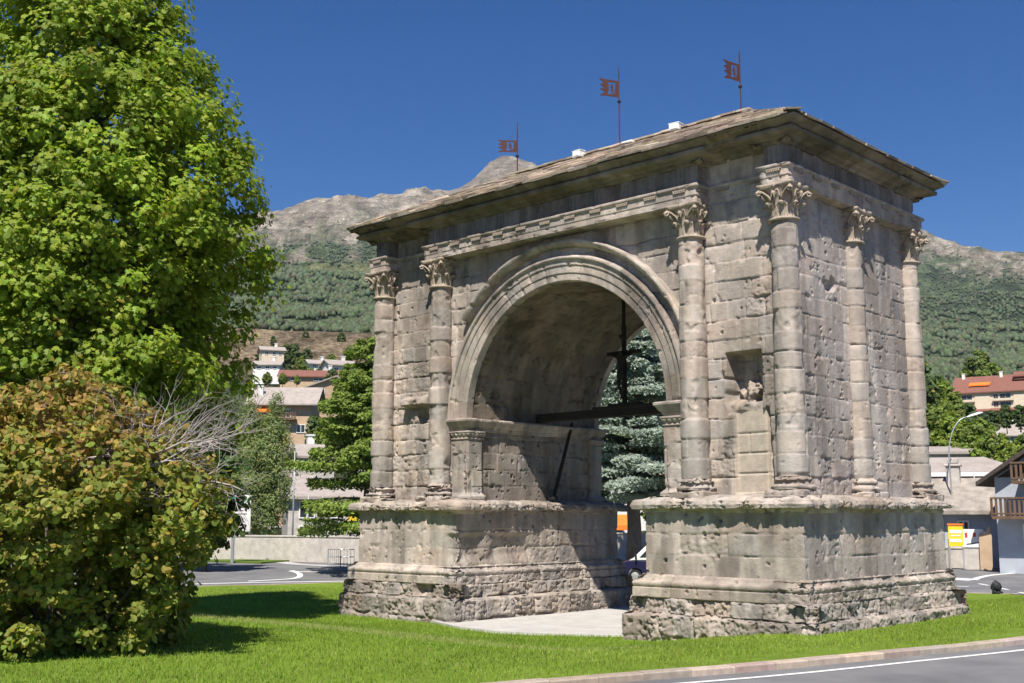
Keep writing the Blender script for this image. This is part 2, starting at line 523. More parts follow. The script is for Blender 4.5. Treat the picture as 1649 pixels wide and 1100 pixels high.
def build_forest():
    rs = np.random.RandomState(31)
    n = 260000
    az = rs.uniform(rad(-34), rad(32), n)
    rr = np.exp(rs.uniform(math.log(470), math.log(3300), n))
    vi = HILL['fn'](az, rr)
    keep = rs.rand(n) < HILL['forest'][vi] ** 2 * .55
    vi = vi[keep]; az = az[keep]; rr = rr[keep]; n = len(vi)
    u1, u2 = rs.uniform(0, 1, (n, 1)), rs.uniform(0, 1, (n, 1))
    na_ = 860
    q00, q10, q01, q11 = (HILL['P'][np.minimum(vi + k, len(HILL['P']) - 1)] for k in (0, na_, 1, na_ + 1))
    Pb = (q00 * (1 - u1) + q10 * u1) * (1 - u2) + (q01 * (1 - u1) + q11 * u1) * u2
    h = rs.uniform(4.5, 10, n) * (.7 + .3 * sstep(2500, 700, rr)); h = h * (.38 + .62 * sstep(350, 1500, rr)); w_ = h * rs.uniform(.34, .62, n)
    ring = np.array([(1, 0), (.31, .95), (-.81, .59), (-.81, -.59), (.31, -.95)])
    V = np.zeros((n, 7, 3))
    V[:, 0] = Pb + np.c_[np.zeros((n, 2)), -1 * np.ones(n)]
    for k in range(5):
        V[:, 1 + k] = Pb + np.c_[ring[k][0] * w_, ring[k][1] * w_, h * rs.uniform(.35, .62, n)]
    V[:, 6] = Pb + np.c_[rs.normal(0, .4, (n, 2)), h]
    F = np.array([(0, 1 + (k + 1) % 5, 1 + k) for k in range(5)] + [(6, 1 + k, 1 + (k + 1) % 5) for k in range(5)])
    F = (np.arange(n)[:, None, None] * 7 + F[None]).reshape(-1, 3)
    c = np.array([.078, .100, .052]) * rs.uniform(.65, 1.4, (n, 1)) * (np.array([1, 1, 1]) + rs.uniform(-.15, .15, (n, 3)))
    o = mesh_np('forest', V.reshape(-1, 3), F, M_FOREST, None, np.repeat(c, 7, 0), True)
    tag(o, 'far-off green forest covering the mountain slopes', 'forest', kind='stuff')
build_forest()

# ------------------------------------------------------------------ ground, island, roads
def disc_sheet(name, poly, z, m, kind='structure'):
    n = len(poly)
    c = np.mean(poly, 0)
    V = [(c[0], c[1], z)] + [(p[0], p[1], z) for p in poly]
    return tag(mesh_np(name, np.array(V), np.array([(0, i + 1, (i + 1) % n + 1) for i in range(n)]), m, None, None, False), kind=kind)

def catmull(pts, n=14):
    pts = np.array(pts, float)
    out = []
    N_ = len(pts)
    for i in range(N_):
        p0, p1, p2, p3 = pts[i - 1], pts[i], pts[(i + 1) % N_], pts[(i + 2) % N_]
        for t in np.linspace(0, 1, n, endpoint=False):
            out.append(.5 * ((2 * p1) + (-p0 + p2) * t + (2 * p0 - 5 * p1 + 4 * p2 - p3) * t * t + (-p0 + 3 * p1 - 3 * p2 + p3) * t ** 3))
    return np.array(out)

def offset_loop(L, d):
    t = np.roll(L, -1, 0) - np.roll(L, 1, 0)
    t /= np.linalg.norm(t, axis=1)[:, None]
    nrm = np.stack([t[:, 1], -t[:, 0]], 1)
    return L + nrm * d

def build_ground():
    k = np.linspace(0, 1, 240)
    rr = 93 * k
    th = np.linspace(0, 2 * PI, 400)
    T_, Rr = np.meshgrid(th, rr)
    X, Y = CAM[0] + Rr * np.cos(T_), CAM[1] + Rr * np.sin(T_)
    o = mesh_np('ground', np.stack([X, Y, ground_z(X, Y)], -1), grid_faces(240, 400), M_ASPHALT)
    tag(o, kind='structure')
build_ground()

_bk = [tuple(on_ground(x, y, .13)[:2]) for x, y in ((1649, 957), (1560, 954), (1010, 936), (690, 938), (560, 937), (430, 941), (290, 945))]
ISLAND = catmull([(6.2, -18.5), (8.55, -13.9), (9.88, -9.89), (10.94, -6.72), (11.8, -3.26), (12.83, 1.41), (13.2, 6.5), (12.4, 11.5), (10.2, 15.2)] + _bk +
                 [(-24, -9), (-20, -17), (-11, -22), (-3, -23.5), (3, -22)], 10)
def strip(name, A, B, za, zb, m, kind='structure', close=True):
    n = len(A)
    V = np.concatenate([np.c_[A, za + ground_z(A[:, 0], A[:, 1])], np.c_[B, zb + ground_z(B[:, 0], B[:, 1])]])
    k = n if close else n - 1
    F = np.array([(i, (i + 1) % n, n + (i + 1) % n, n + i) for i in range(k)])
    o = mesh_np(name, V, F, m, None, None, False)
    return tag(o, kind=kind) if kind else o

def build_kerb():
    rs = np.random.RandomState(12)
    L = ISLAND
    Lc = np.vstack([L, L[:1]])
    s_ = np.concatenate([[0], np.cumsum(np.linalg.norm(np.diff(Lc, axis=0), axis=1))])
    I = offset_loop(L, -.28); Ic = np.vstack([I, I[:1]])
    V, F, T = [], [], []
    q = 0.0
    while q < s_[-1] - .3:
        e = min(q + rs.uniform(.85, 1.15), s_[-1])
        ts = np.linspace(q + .006, e - .006, 3)
        dz = rs.uniform(-.006, .006)
        tc = rs.uniform(.78, 1.15) * (np.array([1, 1, 1]) + rs.uniform(-.05, .05, 3))
        base = len(V)
        for t in ts:
            o = np.array([np.interp(t, s_, Lc[:, 0]), np.interp(t, s_, Lc[:, 1])])
            i_ = np.array([np.interp(t, s_, Ic[:, 0]), np.interp(t, s_, Ic[:, 1])])
            g = float(ground_z(o[0], o[1]))
            u = (i_ - o) / np.linalg.norm(i_ - o)
            for p, z in ((o, -.05), (o, .105), (o + u * .02, .13), (i_, .13), (i_, -.05)):
                V.append((p[0], p[1], z + g + (dz if z > 0 else 0))); T.append(tc)
        for k in range(2):
            for j in range(5):
                F.append((base + k * 5 + j, base + k * 5 + (j + 1) % 5, base + k * 5 + 5 + (j + 1) % 5, base + k * 5 + 5 + j))
        F5.append(tuple(base + j for j in range(5))); F5.append(tuple(base + 10 + j for j in range(4, -1, -1)))
        q = e
    tag(mesh_np('kerb', np.array(V), [np.array(F), np.array(F5)], M_KERB, None, np.array(T), False), kind='structure')
F5 = []
build_kerb()

def in_poly(P, poly):
    x, y = P[:, 0], P[:, 1]
    ins = np.zeros(len(P), bool)
    n = len(poly)
    for i in range(n):
        x1, y1 = poly[i]; x2, y2 = poly[(i + 1) % n]
        c = ((y1 > y) != (y2 > y)) & (x < (x2 - x1) * (y - y1) / (y2 - y1 + 1e-12) + x1)
        ins ^= c
    return ins

def lawn_z(x, y):
    P = np.stack([x, y, 0 * x], -1)
    return .085 + (fbm(P / 5., 2, 4) - .5) * .10 + ground_z(x, y)
LAWN_EDGE = offset_loop(ISLAND, -.25)
_pv = [tuple(on_ground(x, y, .15)[:2]) for x, y in ((738, 1009), (800, 1016), (880, 1020), (960, 1022.5), (1010, 1023))]
PAVE = np.array([(-5.2, -.6)] + _pv + [(5.2, 9), (-5.2, 9)])
def build_lawn():
    ks = np.concatenate([np.linspace(0, .9, 70), np.linspace(.91, 1, 12)])
    c = np.array([-3., -2.])
    L = LAWN_EDGE
    n = len(L)
    V = []
    for k in ks:
        Q = c + (L - c) * k
        z = lawn_z(Q[:, 0], Q[:, 1])
        e = sstep(.88, 1.0, k)
        z = z * (1 - e) + (.12 + ground_z(Q[:, 0], Q[:, 1])) * e
        V.append(np.c_[Q, z])
    V = np.concatenate(V)
    F = [(k * n + i, k * n + (i + 1) % n, (k + 1) * n + (i + 1) % n, (k + 1) * n + i) for k in range(len(ks) - 1) for i in range(n)]
    tag(mesh_np('lawn', V, np.array(F), M_LAWN), kind='structure')
build_lawn()
# pale paving running through under the vault, a hand's breadth above the turf
def build_pave():
    gx, gy = np.meshgrid(np.linspace(0, 1, 40), np.linspace(0, 1, 40))
    n = len(_pv)
    fx = np.interp(gx, np.linspace(0, 1, n + 1), [-5.2] + [p[0] for p in _pv])
    fy = np.interp(gx, np.linspace(0, 1, n + 1), [-.6] + [p[1] for p in _pv])
    bx = -5.2 + 10.4 * gx
    X = fx * (1 - gy) + bx * gy
    Y = fy * (1 - gy) + 9 * gy
    top = np.stack([X, Y, ground_z(X, Y) + .15], -1)
    edge = np.stack([X[:1], Y[:1], ground_z(X[:1], Y[:1]) - .05], -1)
    V = np.concatenate([edge, top], 0)
    tag(mesh_np('paved_path', V, grid_faces(41, 40), M_PAVE, None, None, False), kind='structure')
build_pave()

# painted lines on the roads
def arc_line(name, pts, wd, m=M_LINE, z=.008):
    pts = np.array(pts, float)
    t = np.gradient(pts, axis=0)
    t /= np.linalg.norm(t, axis=1)[:, None]
    nn = np.stack([t[:, 1], -t[:, 0]], 1)
    return strip(name, pts - nn * wd / 2, pts + nn * wd / 2, z, z, m, 'structure', False)
i0 = 0
near = offset_loop(ISLAND, .62)
arc_line('road_edge_line', near, .14)
def g2(*px): return np.array([on_ground(x, y)[:2] for x, y in px])
def smooth_path(P, n=10):
    P = np.array(P, float)
    ext = np.vstack([2 * P[0] - P[1], P, 2 * P[-1] - P[-2]])
    out = []
    for i in range(1, len(ext) - 2):
        p0, p1, p2, p3 = ext[i - 1:i + 3]
        for t in np.linspace(0, 1, n, endpoint=False):
            out.append(.5 * ((2 * p1) + (-p0 + p2) * t + (2 * p0 - 5 * p1 + 4 * p2 - p3) * t * t + (-p0 + 3 * p1 - 3 * p2 + p3) * t ** 3))
    out.append(ext[-2])
    return np.array(out)
arc_line('road_marking', smooth_path(g2((1568, 934), (1578, 930), (1600, 926), (1649, 922), (1720, 917))), .35)
arc_line('road_marking', smooth_path(g2((1500, 930), (1535, 932), (1568, 934))), 1.1, M_LINE, .008)
for a, b in (((1576, 940), (1592, 943)), ((1609, 947), (1624, 950)), ((1641, 954), (1660, 957)), ((1520, 943), (1560, 945))):
    arc_line('road_marking', smooth_path(g2(a, b), 4), .2)
arc_line('road_marking', smooth_path(g2((470, 919), (483, 925), (476, 931), (440, 934), (400, 936))), .3)
arc_line('road_marking', smooth_path(g2((465, 920), (500, 921), (536, 921))), .35)
arc_line('road_marking', smooth_path(g2((300, 941), (420, 938), (560, 936))), .3)
arc_line('road_marking', smooth_path(g2((430, 901), (470, 908), (520, 911), (565, 912))), 1.0, M_PAVE, .012)
# verge beyond the road, left
vg = g2((330, 905), (330, 896), (430, 897), (560, 897), (560, 903), (500, 902), (420, 908))
def build_verge():
    o = MB(); o.prism([tuple(p) for p in vg[::-1]], 2, -.3, .10)
    tag(o.build('verge', M_VERGE), kind='structure')
build_verge()

# ------------------------------------------------------------------ the arch: carved, jointed, eroded stone
PAL = np.array([(.41, .335, .265), (.37, .305, .245), (.44, .37, .30), (.345, .29, .24), (.39, .305, .24), (.425, .355, .295), (.36, .315, .27)])

def ashlar(S, T, P, seed, tb, wr=(.55, 1.15), jw=.02, jd=.035, off=.012, rough=.010, rnd=.012, ero=.15, erod=.05,
           pit=.05, pitlim=.70, holes=0, warp=.02, wear=None, bright=1.0, jmin=.10):
    """relief (m, inward negative) and tint of coursed stone blocks over arc length S, height T, position P"""
    rs = np.random.RandomState(seed)
    tb = np.asarray(tb, float)
    wn = vn(P * 2.2, seed) - .5
    wn2 = vn(P * 2.7 + 9, seed + 1) - .5
    S2 = S + warp * 1.6 * wn
    T2 = T + warp * 2.2 * wn2
    row = np.clip(np.searchsorted(tb, T2) - 1, 0, len(tb) - 2)
    l = np.zeros_like(S); r_ = np.zeros_like(S); bid = np.zeros(S.shape, np.int64)
    s0, s1 = float(S.min()) - 1, float(S.max()) + 1
    for i in range(len(tb) - 1):
        nb = int((s1 - s0) / wr[0]) + 4
        e = s0 - rs.rand() * wr[1] + np.cumsum(rs.uniform(wr[0], wr[1], nb))
        m = row == i
        if not m.any(): continue
        k = np.clip(np.searchsorted(e, S2[m]) - 1, 0, len(e) - 2)
        l[m] = e[k]; r_[m] = e[k + 1]; bid[m] = i * 997 + k
    ds = np.minimum(S2 - l, r_ - S2)
    dt = np.minimum(T2 - tb[row], tb[row + 1] - T2)
    d = np.maximum(np.minimum(ds * 1.15, dt), 0)
    h = rs.rand(4096, 5)[bid % 4096]
    jn = jmin + 1.4 * sstep(.46, .78, fbm(P * 1.9, 3, seed + 5))
    nb_ = fbm(P * 5.5, 4, seed + 7)
    nf_ = fbm(P * 19., 3, seed + 8)
    worn = sstep(1 - ero * 1.1, 1 - ero * .5, h[..., 0])
    if wear is not None:
        worn = np.clip(np.maximum(worn, wear * (.55 + .6 * h[..., 1])), 0, 1)
    disp = (h[..., 2] - .5) * 2 * off
    R = .035 + .07 * worn
    q = np.clip(1 - d / R, 0, 1)
    disp = disp - q * q * (rnd * (.25 + jn) + worn * .022)
    disp = disp - jd * jn * np.exp(-(d / jw) ** 2)
    disp = disp - worn * erod * (.10 + .55 * sstep(.46, .53, nb_) + .5 * sstep(.55, .60, fbm(P * 2.6 + 3, 3, seed + 9)))
    disp = disp + (nb_ - .5) * 2 * rough * (.45 + 1.8 * worn) + (nf_ - .5) * rough * (1.1 + 2.2 * worn)
    pt = sstep(pitlim + .03, pitlim + .10, fbm(P * 7., 3, seed + 13) + .06 * worn)
    disp = disp - pit * pt
    # big chips bitten out of arrises
    chip = sstep(.64, .74, fbm(P * 3.3, 2, seed + 17)) * np.clip(1 - d / .12, 0, 1)
    disp = disp - .04 * chip
    hole = np.zeros_like(S)
    for _ in range(holes):
        a, b = rs.uniform(S.min(), S.max()), rs.uniform(T.min(), T.max())
        sz = rs.uniform(.025, .055)
        hole = np.maximum(hole, sstep(1.0, .7, np.maximum(np.abs(S - a), np.abs(T - b) * rs.uniform(.6, 1.3)) / sz))
    disp = disp - .12 * hole
    c = PAL[(h[..., 3] * 6.99).astype(int)]
    c = c * np.array([.955, 1.0, 1.085])
    m0 = PAL.mean(0) * np.array([.955, 1.0, 1.085])
    c = m0 + (c - m0) * .70
    big = fbm(P * np.array([.55, .55, .35], np.float32), 4, seed + 23)[..., None]
    c = c * (.80 + .34 * sstep(.3, .7, big))
    streak = fbm(P * np.array([3.2, 3.2, .35], np.float32), 3, seed + 29)[..., None]
    c = c * (.80 + .32 * sstep(.32, .62, streak))
    lich = sstep(.60, .74, fbm(P * 2.6, 4, seed + 31))[..., None]
    c = c * (1 - .25 * lich) + np.array([.30, .295, .27]) * .25 * lich
    blk = sstep(.58, .70, fbm(P * np.array([1.5, 1.5, .8], np.float32) + 70, 4, seed + 37))[..., None]
    c = c * (1 - .30 * blk)
    warm = sstep(.55, .7, fbm(P * 1.1 + 40, 3, seed + 33))[..., None]
    c = c * (1 + warm * np.array([.02, -.005, -.05]))
    return disp, c * bright * 1.05

COURSES = np.array([3.30, 3.86, 4.38, 4.92, 5.42, 5.98, 6.50, 7.04, 7.55, 8.08, 8.60, 9.15, 9.68, 10.2, 10.72, 11.35, 11.9, 12.5, 13.2])
XS, YD = 8.0, 7.15          # half width of the masonry; depth of the arch between column axes
R_IN, Z_SP = 3.97, 6.0

arch = thing('triumphal_arch', 'weathered grey-brown Roman triumphal arch with Corinthian columns and low slate roof on the lawn', 'arch', (0, 0, 0))

def sheet(name, B, Nn, S, T, disp, c, parent, mask=None, flip=False, m=M_STONE):
    V = B + Nn * disp[..., None]
    nv, nu = S.shape
    return mesh_np(name, V, grid_faces(nv, nu, mask, flip), m, parent, c)

def resample(prof, step):
    prof = np.array(prof, float)
    out = [prof[0]]
    for a, b in zip(prof[:-1], prof[1:]):
        n = max(1, int(math.ceil(np.linalg.norm(b - a) / step)))
        for k in range(1, n + 1):
            out.append(a + (b - a) * k / n)
    return np.array(out)

def outline_path(poly, step):
    """closed polygon (ccw) -> points, outward miter normals, arc length; first point repeated at the end"""
    poly = np.array(poly, float)
    n = len(poly)
    pts, nr, sl_ = [], [], []
    s = 0.0
    def en(i):
        t = poly[(i + 1) % n] - poly[i]
        t = t / np.linalg.norm(t)
        return np.array([t[1], -t[0]])
    for i in range(n):
        a, b = poly[i], poly[(i + 1) % n]
        L = np.linalg.norm(b - a)
        k = max(1, int(math.ceil(L / step)))
        n0, n1, n2 = en(i - 1), en(i), en((i + 1) % n)
        mi = (n0 + n1) / max(.3, 1 + n0 @ n1)
        for j in range(k):
            pts.append(a + (b - a) * j / k)
            nr.append(mi if j == 0 else n1)
            sl_.append(s + L * j / k)
        s += L
    pts.append(poly[0]); nr.append(nr[0]); sl_.append(s)
    return np.array(pts), np.array(nr), np.array(sl_)

def sweep(name, poly, prof, step, parent, fn, pstep=None, m=M_STONE, flat=0.0):
    """prof: list of (z, q) from bottom to top; fn(S, T, P, Z, Q) -> disp, tint"""
    pr = resample(prof, pstep or step)
    q0 = float(np.median(pr[:, 1]))
    pp = np.array(poly, float)
    e1 = np.roll(pp, -1, 0) - pp; e1 /= np.linalg.norm(e1, axis=1)[:, None]
    e0 = np.roll(e1, 1, 0)
    n1 = np.stack([e1[:, 1], -e1[:, 0]], 1); n0 = np.stack([e0[:, 1], -e0[:, 0]], 1)
    mi = (n0 + n1) / np.maximum(.3, 1 + (n0 * n1).sum(1))[:, None]
    poly = pp + mi * q0          # walk the outline where the profile really stands
    pr = pr - np.array([0, q0])
    p, nr, s = outline_path(poly, step)
    B = np.zeros((len(pr), len(p), 3), np.float32)
    B[..., 0] = p[None, :, 0] + nr[None, :, 0] * pr[:, 1:2]
    B[..., 1] = p[None, :, 1] + nr[None, :, 1] * pr[:, 1:2]
    B[..., 2] = pr[:, 0:1]
    # profile normal
    d = np.gradient(pr, axis=0)
    ln = np.maximum(np.hypot(d[:, 0], d[:, 1]), 1e-6)
    nz, nq = -d[:, 1] / ln, d[:, 0] / ln
    nz = nz * (1 - flat); nq = nq * (1 - flat) + flat * np.where(pr[:, 1] + q0 > .2, 1, 0)
    Nn = np.zeros_like(B)
    Nn[..., 0] = nr[None, :, 0] * nq[:, None]
    Nn[..., 1] = nr[None, :, 1] * nq[:, None]
    Nn[..., 2] = nz[:, None]
    al = np.concatenate([[0], np.cumsum(np.hypot(*np.diff(pr, axis=0).T))]) + pr[0, 0]
    S, T = np.meshgrid(s, al)
    Zg = np.repeat(pr[:, 0:1], len(s), 1)
    disp, c = fn(S, T, B, Zg, np.repeat(pr[:, 1:2] + q0, len(s), 1))
    disp[:, -1] = disp[:, 0]; c[:, -1] = c[:, 0]
    return sheet(name, B, Nn, S, T, disp, c, parent, m=m)

def rect(x0, x1, y0, y1): return [(x0, y0), (x1, y0), (x1, y1), (x0, y1)]

def build_pier(sx, seed):
    if sx > 0: x0, x1 = 4.22, 7.95
    else: x0, x1 = -7.95, -4.22
    base = rect(x0, x1, 0, YD)
    st = .032
    # two courses of rough footing blocks
    def f1(S, T, P, Z, Q):
        side = 0
        d, c = ashlar(S, T, P, seed, [-1.2, -.28, .42, 1.6], (.55, 1.5), .03, .08, .05, .03, .045, .75, .10, .09, .64, warp=.05, wear=.45 + 0 * S)
        lump = fbm(P * 1.6, 3, seed + 3) - .5
        d = d + lump * .16
        if sx < 0:   # the hollow behind the fallen corner stone
            hol = sstep(.55, .3, np.hypot(P[..., 0] + 4.9, (P[..., 2] - .55) * 1.3)) * (P[..., 1] < 0)
            d = d - .20 * hol * (.5 + sstep(.4, .6, fbm(P * 4, 2, 9)))
        return d, c * .90
    sweep('footing', base, [(-.75, 1.02), (.26, 1.02), (.30, .97), (.34, .86), (.40, .82), (.70, .80), (.76, .72), (.78, .4)], st, arch, f1, flat=1.0)
    def f2(S, T, P, Z, Q):
        wear = np.zeros_like(S)
        if sx > 0:
            wear = sstep(7.2, 8.2, P[..., 0]) * .95
        else:
            wear = sstep(-4.9, -4.2, P[..., 0]) * 1.0
        d, c = ashlar(S, T, P, seed + 40, [.5, 2.2], (1.0, 2.1), .018, .035, .012, .010, .012, .1, .05, .05, .66, warp=.01, wear=wear)
        d = d - wear * .05 * (.6 + fbm(P * 2.5, 3, 5)) * (Q > .6)
        return d, c * 1.06
    sweep('base_moulding', base, [(.70, .55), (.735, .74), (.75, .775), (.99, .775), (1.0, .735), (1.03, .735), (1.045, .765), (1.10, .78), (1.15, .765), (1.17, .70),
                                 (1.22, .64), (1.29, .60), (1.30, .55), (1.34, .50)], st, arch, f2, .022, flat=.8)
    def f3(S, T, P, Z, Q):
        if sx > 0: wear = sstep(8.3, 8.42, P[..., 0]) * .30
        else: wear = sstep(-4.0, -3.75, P[..., 0]) * .9 * sstep(2.7, 2.2, Z)
        wear = np.maximum(wear, (sx > 0) * .8 * sstep(2.45, 2.6, Z) * sstep(5.6, 6.0, P[..., 0]))
        d, c = ashlar(S, T, P, seed + 80, [1.0, 1.86, 2.42, 3.2], (.7, 1.6), .011, .035, .004, .006, .004, .08, .045, .05, .70, holes=60, warp=.01, wear=wear)
        if sx < 0:   # a whole course broken away on the side towards the passage
            gone = sstep(-4.25, -3.9, P[..., 0]) * sstep(.5, .8, fbm(P * 1.2, 2, 3) + .25) * sstep(2.35, 2.2, Z)
            d = d - .16 * gone * sstep(3.4, 2.8, P[..., 1]) * sstep(1.3, 1.7, Z)
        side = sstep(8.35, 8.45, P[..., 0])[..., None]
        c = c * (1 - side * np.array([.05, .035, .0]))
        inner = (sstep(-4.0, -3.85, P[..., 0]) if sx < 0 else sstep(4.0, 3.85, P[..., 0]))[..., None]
        c = c * (1 - .2 * inner)  # passage side darker: the archway's shade is painted into the stone
        return d, c * 1.08
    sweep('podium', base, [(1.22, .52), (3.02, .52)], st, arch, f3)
    def f4(S, T, P, Z, Q):
        d, c = ashlar(S, T, P, seed + 120, [2.5, 5.0], (.45, 1.3), .025, .05, .014, .014, .02, .5, .05, .07, .64, warp=.02)
        edge = (Q > .55) * (Z > 2.9)
        nib = sstep(.45, .72, fbm(P * np.array([2.4, 2.4, .8], np.float32), 4, seed + 130))
        d = d - edge * nib * .10
        return d, c * 1.03
    sweep('podium_cornice', base, [(2.90, .45), (2.95, .53), (3.0, .56), (3.02, .70), (3.04, .80), (3.16, .83), (3.27, .80), (3.33, .70), (3.39, .42), (3.42, .0), (3.42, -.6)], st, arch, f4, .028)

build_pier(1, 101)
build_pier(-1, 202)

# ---- upper masonry: front and back walls with the opening, flanks, passage walls
def wall_front(back=False):
    st = .0265 if not back else .06
    n = int(round(2 * R_IN / st)); st = 2 * R_IN / n
    k = int(math.ceil((XS - R_IN) / st))
    xs = np.concatenate([-R_IN - st * np.arange(k, 0, -1), np.linspace(-R_IN, R_IN, n + 1), R_IN + st * np.arange(1, k + 1)])
    xs[0], xs[-1] = -XS, XS
    zs = np.arange(3.34, 12.95, st)
    X, Z = np.meshgrid(xs, zs)
    yp = .22 if not back else YD - .22
    B = np.stack([X, 0 * X + yp, Z], -1).astype(np.float32)
    S = X + 20
    wear = .8 * sstep(.48, .62, fbm(B / 1.7, 3, 77)) * sstep(9.6, 8.4, Z) * .8 + .15
    wear = np.where(np.abs(X) < 4.7, wear * .35, wear)
    d, c = ashlar(S, Z, B, 300 + back, COURSES, (.5, 1.15), .012, .060, .016, .006, .005, .20, .045, .05, .70, holes=40, warp=.02, wear=wear, jmin=.2)
    if not back:
        nz = (fbm(B * 2.2, 3, 61) - .5)
        # right bay: the broken niche, relief fragments in it, the patched panel of new blocks below
        xl = 5.92 + nz * .35 * (Z < 6.55)
        niche = sstep(-.03, .03, X - xl) * sstep(-.03, .03, 6.98 + nz * .05 - X) * sstep(-.03, .03, Z - 5.55) * sstep(-.03, .03, 7.17 + nz * .04 - Z)
        frag = fbm(B * 3.1, 3, 71)
        lump = sstep(.43, .60, frag) * sstep(6.75, 6.35, Z + .25 * (X < 6.35)) * (.4 + .6 * sstep(6.25, 6.6, X))
        lump = np.maximum(lump, sstep(6.05, 5.75, Z + nz * .3))
        deep = .62 * niche * (1 - .86 * lump)
        d = d * (1 - niche * .3) - deep
        d = d + niche * (frag - .5) * .28 * lump
        pan = sstep(-.02, .02, X - 6.12) * sstep(-.02, .02, 7.09 - X) * sstep(-.02, .02, 5.62 - Z) * sstep(-.02, .02, Z - 3.45)
        pj = np.exp(-(np.minimum.reduce([np.abs(Z - q) for q in (3.97, 4.50, 5.02)]) / .02) ** 2) + .7 * np.exp(-((X - 6.5) / .015) ** 2) * (np.abs(Z - 4.76) < .26)
        d = d * (1 - pan) + pan * (-.17 - .04 * pj + (X - 6.12) * .09)
        gap = sstep(-.02, .02, X - (7.09 - .02)) * sstep(-.03, .03, 7.30 - (Z - 3.4) * .06 - X) * sstep(-.05, .05, 5.66 - Z)
        d = d - .26 * gap
        c = c * (1 - pan[..., None]) + pan[..., None] * np.array([.46, .40, .33]) * (.92 + .16 * fbm(B * 4, 3, 3))[..., None]
        # left bay: the torn block casting its pointed shadow
        proj = sstep(0, .10, X + 7.02) * sstep(0, .05, -5.72 - X) * sstep(.0, .07, Z - 6.52) * sstep(0, .12, 6.90 - Z + .22 * nz)
        d = d + .34 * proj * (.5 + .8 * fbm(B * 2.7, 2, 33))
        hol = sstep(.34, .1, np.hypot((X + 6.05) * .8, Z - 6.25)) * (1 - proj)
        d = d - .14 * hol
    cx = (X[:-1, :-1] + X[1:, 1:]) / 2
    cz = (Z[:-1, :-1] + Z[1:, 1:]) / 2
    mask = ~(((np.abs(cx) < R_IN) & (cz < Z_SP)) | ((cz >= Z_SP - .3) & (np.hypot(cx, cz - Z_SP) < R_IN + .25) & (np.abs(cx) < R_IN + .2)))
    Nn = np.zeros_like(B); Nn[..., 1] = 1 if back else -1
    sheet('front_wall' if not back else 'rear_wall', B, Nn, S, Z, d, c, arch, mask, flip=back)
wall_front(False)
wall_front(True)

def wall_x(name, x, nx, y0, y1, z0, z1, seed, st, wear0, off=.02, par=arch):
    ys = np.linspace(y0, y1, int((y1 - y0) / st) + 1)
    zs = np.linspace(z0, z1, int((z1 - z0) / st) + 1)
    Yg, Z = np.meshgrid(ys, zs)
    B = np.stack([0 * Yg + x, Yg, Z], -1).astype(np.float32)
    wear = wear0 * (.35 + .9 * sstep(.40, .62, fbm(B / 1.5, 3, seed)))
    d, c = ashlar(Yg, Z, B, seed, COURSES, (.6, 1.4), .012, .045, off, .0065, .003, .2, .024, .06, .69, holes=45, warp=.018, wear=wear)
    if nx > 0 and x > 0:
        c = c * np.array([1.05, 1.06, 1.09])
        hol = sstep(.20, .10, np.hypot((Yg - 4.05) * .7, Z - 5.35)) + sstep(.26, .14, np.hypot((Yg - 2.2) * .6, Z - 9.1)) * sstep(.4, .55, fbm(B * 4, 2, 5))
        d = d - .20 * np.clip(hol, 0, 1)
    if abs(x) < 5: c = c * .78  # passage walls: jamb shadow deepened by darkening the stone colour
    Nn = np.zeros_like(B); Nn[..., 0] = nx
    sheet(name, B, Nn, Yg, Z, d, c, par, flip=nx < 0)
wall_x('flank_wall', XS, 1, .22, YD - .22, 3.34, 12.95, 411, .0265, .32, .007)
wall_x('flank_wall', -XS, -1, .22, YD - .22, 3.34, 12.95, 412, .06, .75)
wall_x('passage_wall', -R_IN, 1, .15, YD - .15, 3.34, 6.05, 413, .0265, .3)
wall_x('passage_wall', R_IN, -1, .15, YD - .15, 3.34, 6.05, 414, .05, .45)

# ---- barrel vault
def build_vault():
    th = np.linspace(0, PI, 300)
    ys = np.linspace(.28, YD - .28, 190)
    T_, Yg = np.meshgrid(th, ys)
    rr = R_IN + .012
    B = np.stack([rr * np.cos(T_), Yg, Z_SP + rr * np.sin(T_)], -1).astype(np.float32)
    Nn = np.stack([-np.cos(T_), 0 * T_, -np.sin(T_)], -1).astype(np.float32)
    d, c = ashlar(Yg, T_ * rr, B, 501, np.arange(-.2, PI * rr + .6, .47), (.6, 1.2), .018, .03, .012, .012, .014, .25, .05, .06, .66, warp=.03)
    sheet('vault', B, Nn, Yg, T_, np.minimum(d, .01), c * np.array([.50, .48, .44]), arch, flip=True)  # stone tint lowered to paint in the gloom of the vault
build_vault()

# ---- archivolt rings and hood moulds
def ring(name, prof, a0, a1, seed, back, st=.026, rag=0.0, nb=19):
    pr = resample(prof, .02)
    th = np.linspace(a0, a1, int((a1 - a0) * 4.5 / st))
    Pk, T_ = np.meshgrid(np.arange(len(pr)), th)
    rr = pr[Pk, 0]; yy = pr[Pk, 1]
    if back: yy = YD - yy
    B = np.stack([rr * np.cos(T_), yy, Z_SP + rr * np.sin(T_)], -1).astype(np.float32)
    d2 = np.gradient(pr, axis=0); ln = np.maximum(np.hypot(d2[:, 0], d2[:, 1]), 1e-6)
    nr, ny = d2[:, 1] / ln, -d2[:, 0] / ln
    Nn = np.stack([nr[Pk] * np.cos(T_), ny[Pk] * (-1 if back else 1), nr[Pk] * np.sin(T_)], -1).astype(np.float32)
    S = Pk * .02
    dd, c = ashlar(T_ * 4.3, S + .5, B, seed, [-5, 9], (.42, .66), .010, .010, .003, .005, .003, .10, .02, .03, .72, warp=.006)
    if rag:
        nib = sstep(.46, .70, fbm(B * 2.2, 4, seed + 3))
        dd = dd - rag * nib
    sheet(name, B, Nn, S, T_, dd, c * 1.04, arch, flip=back)
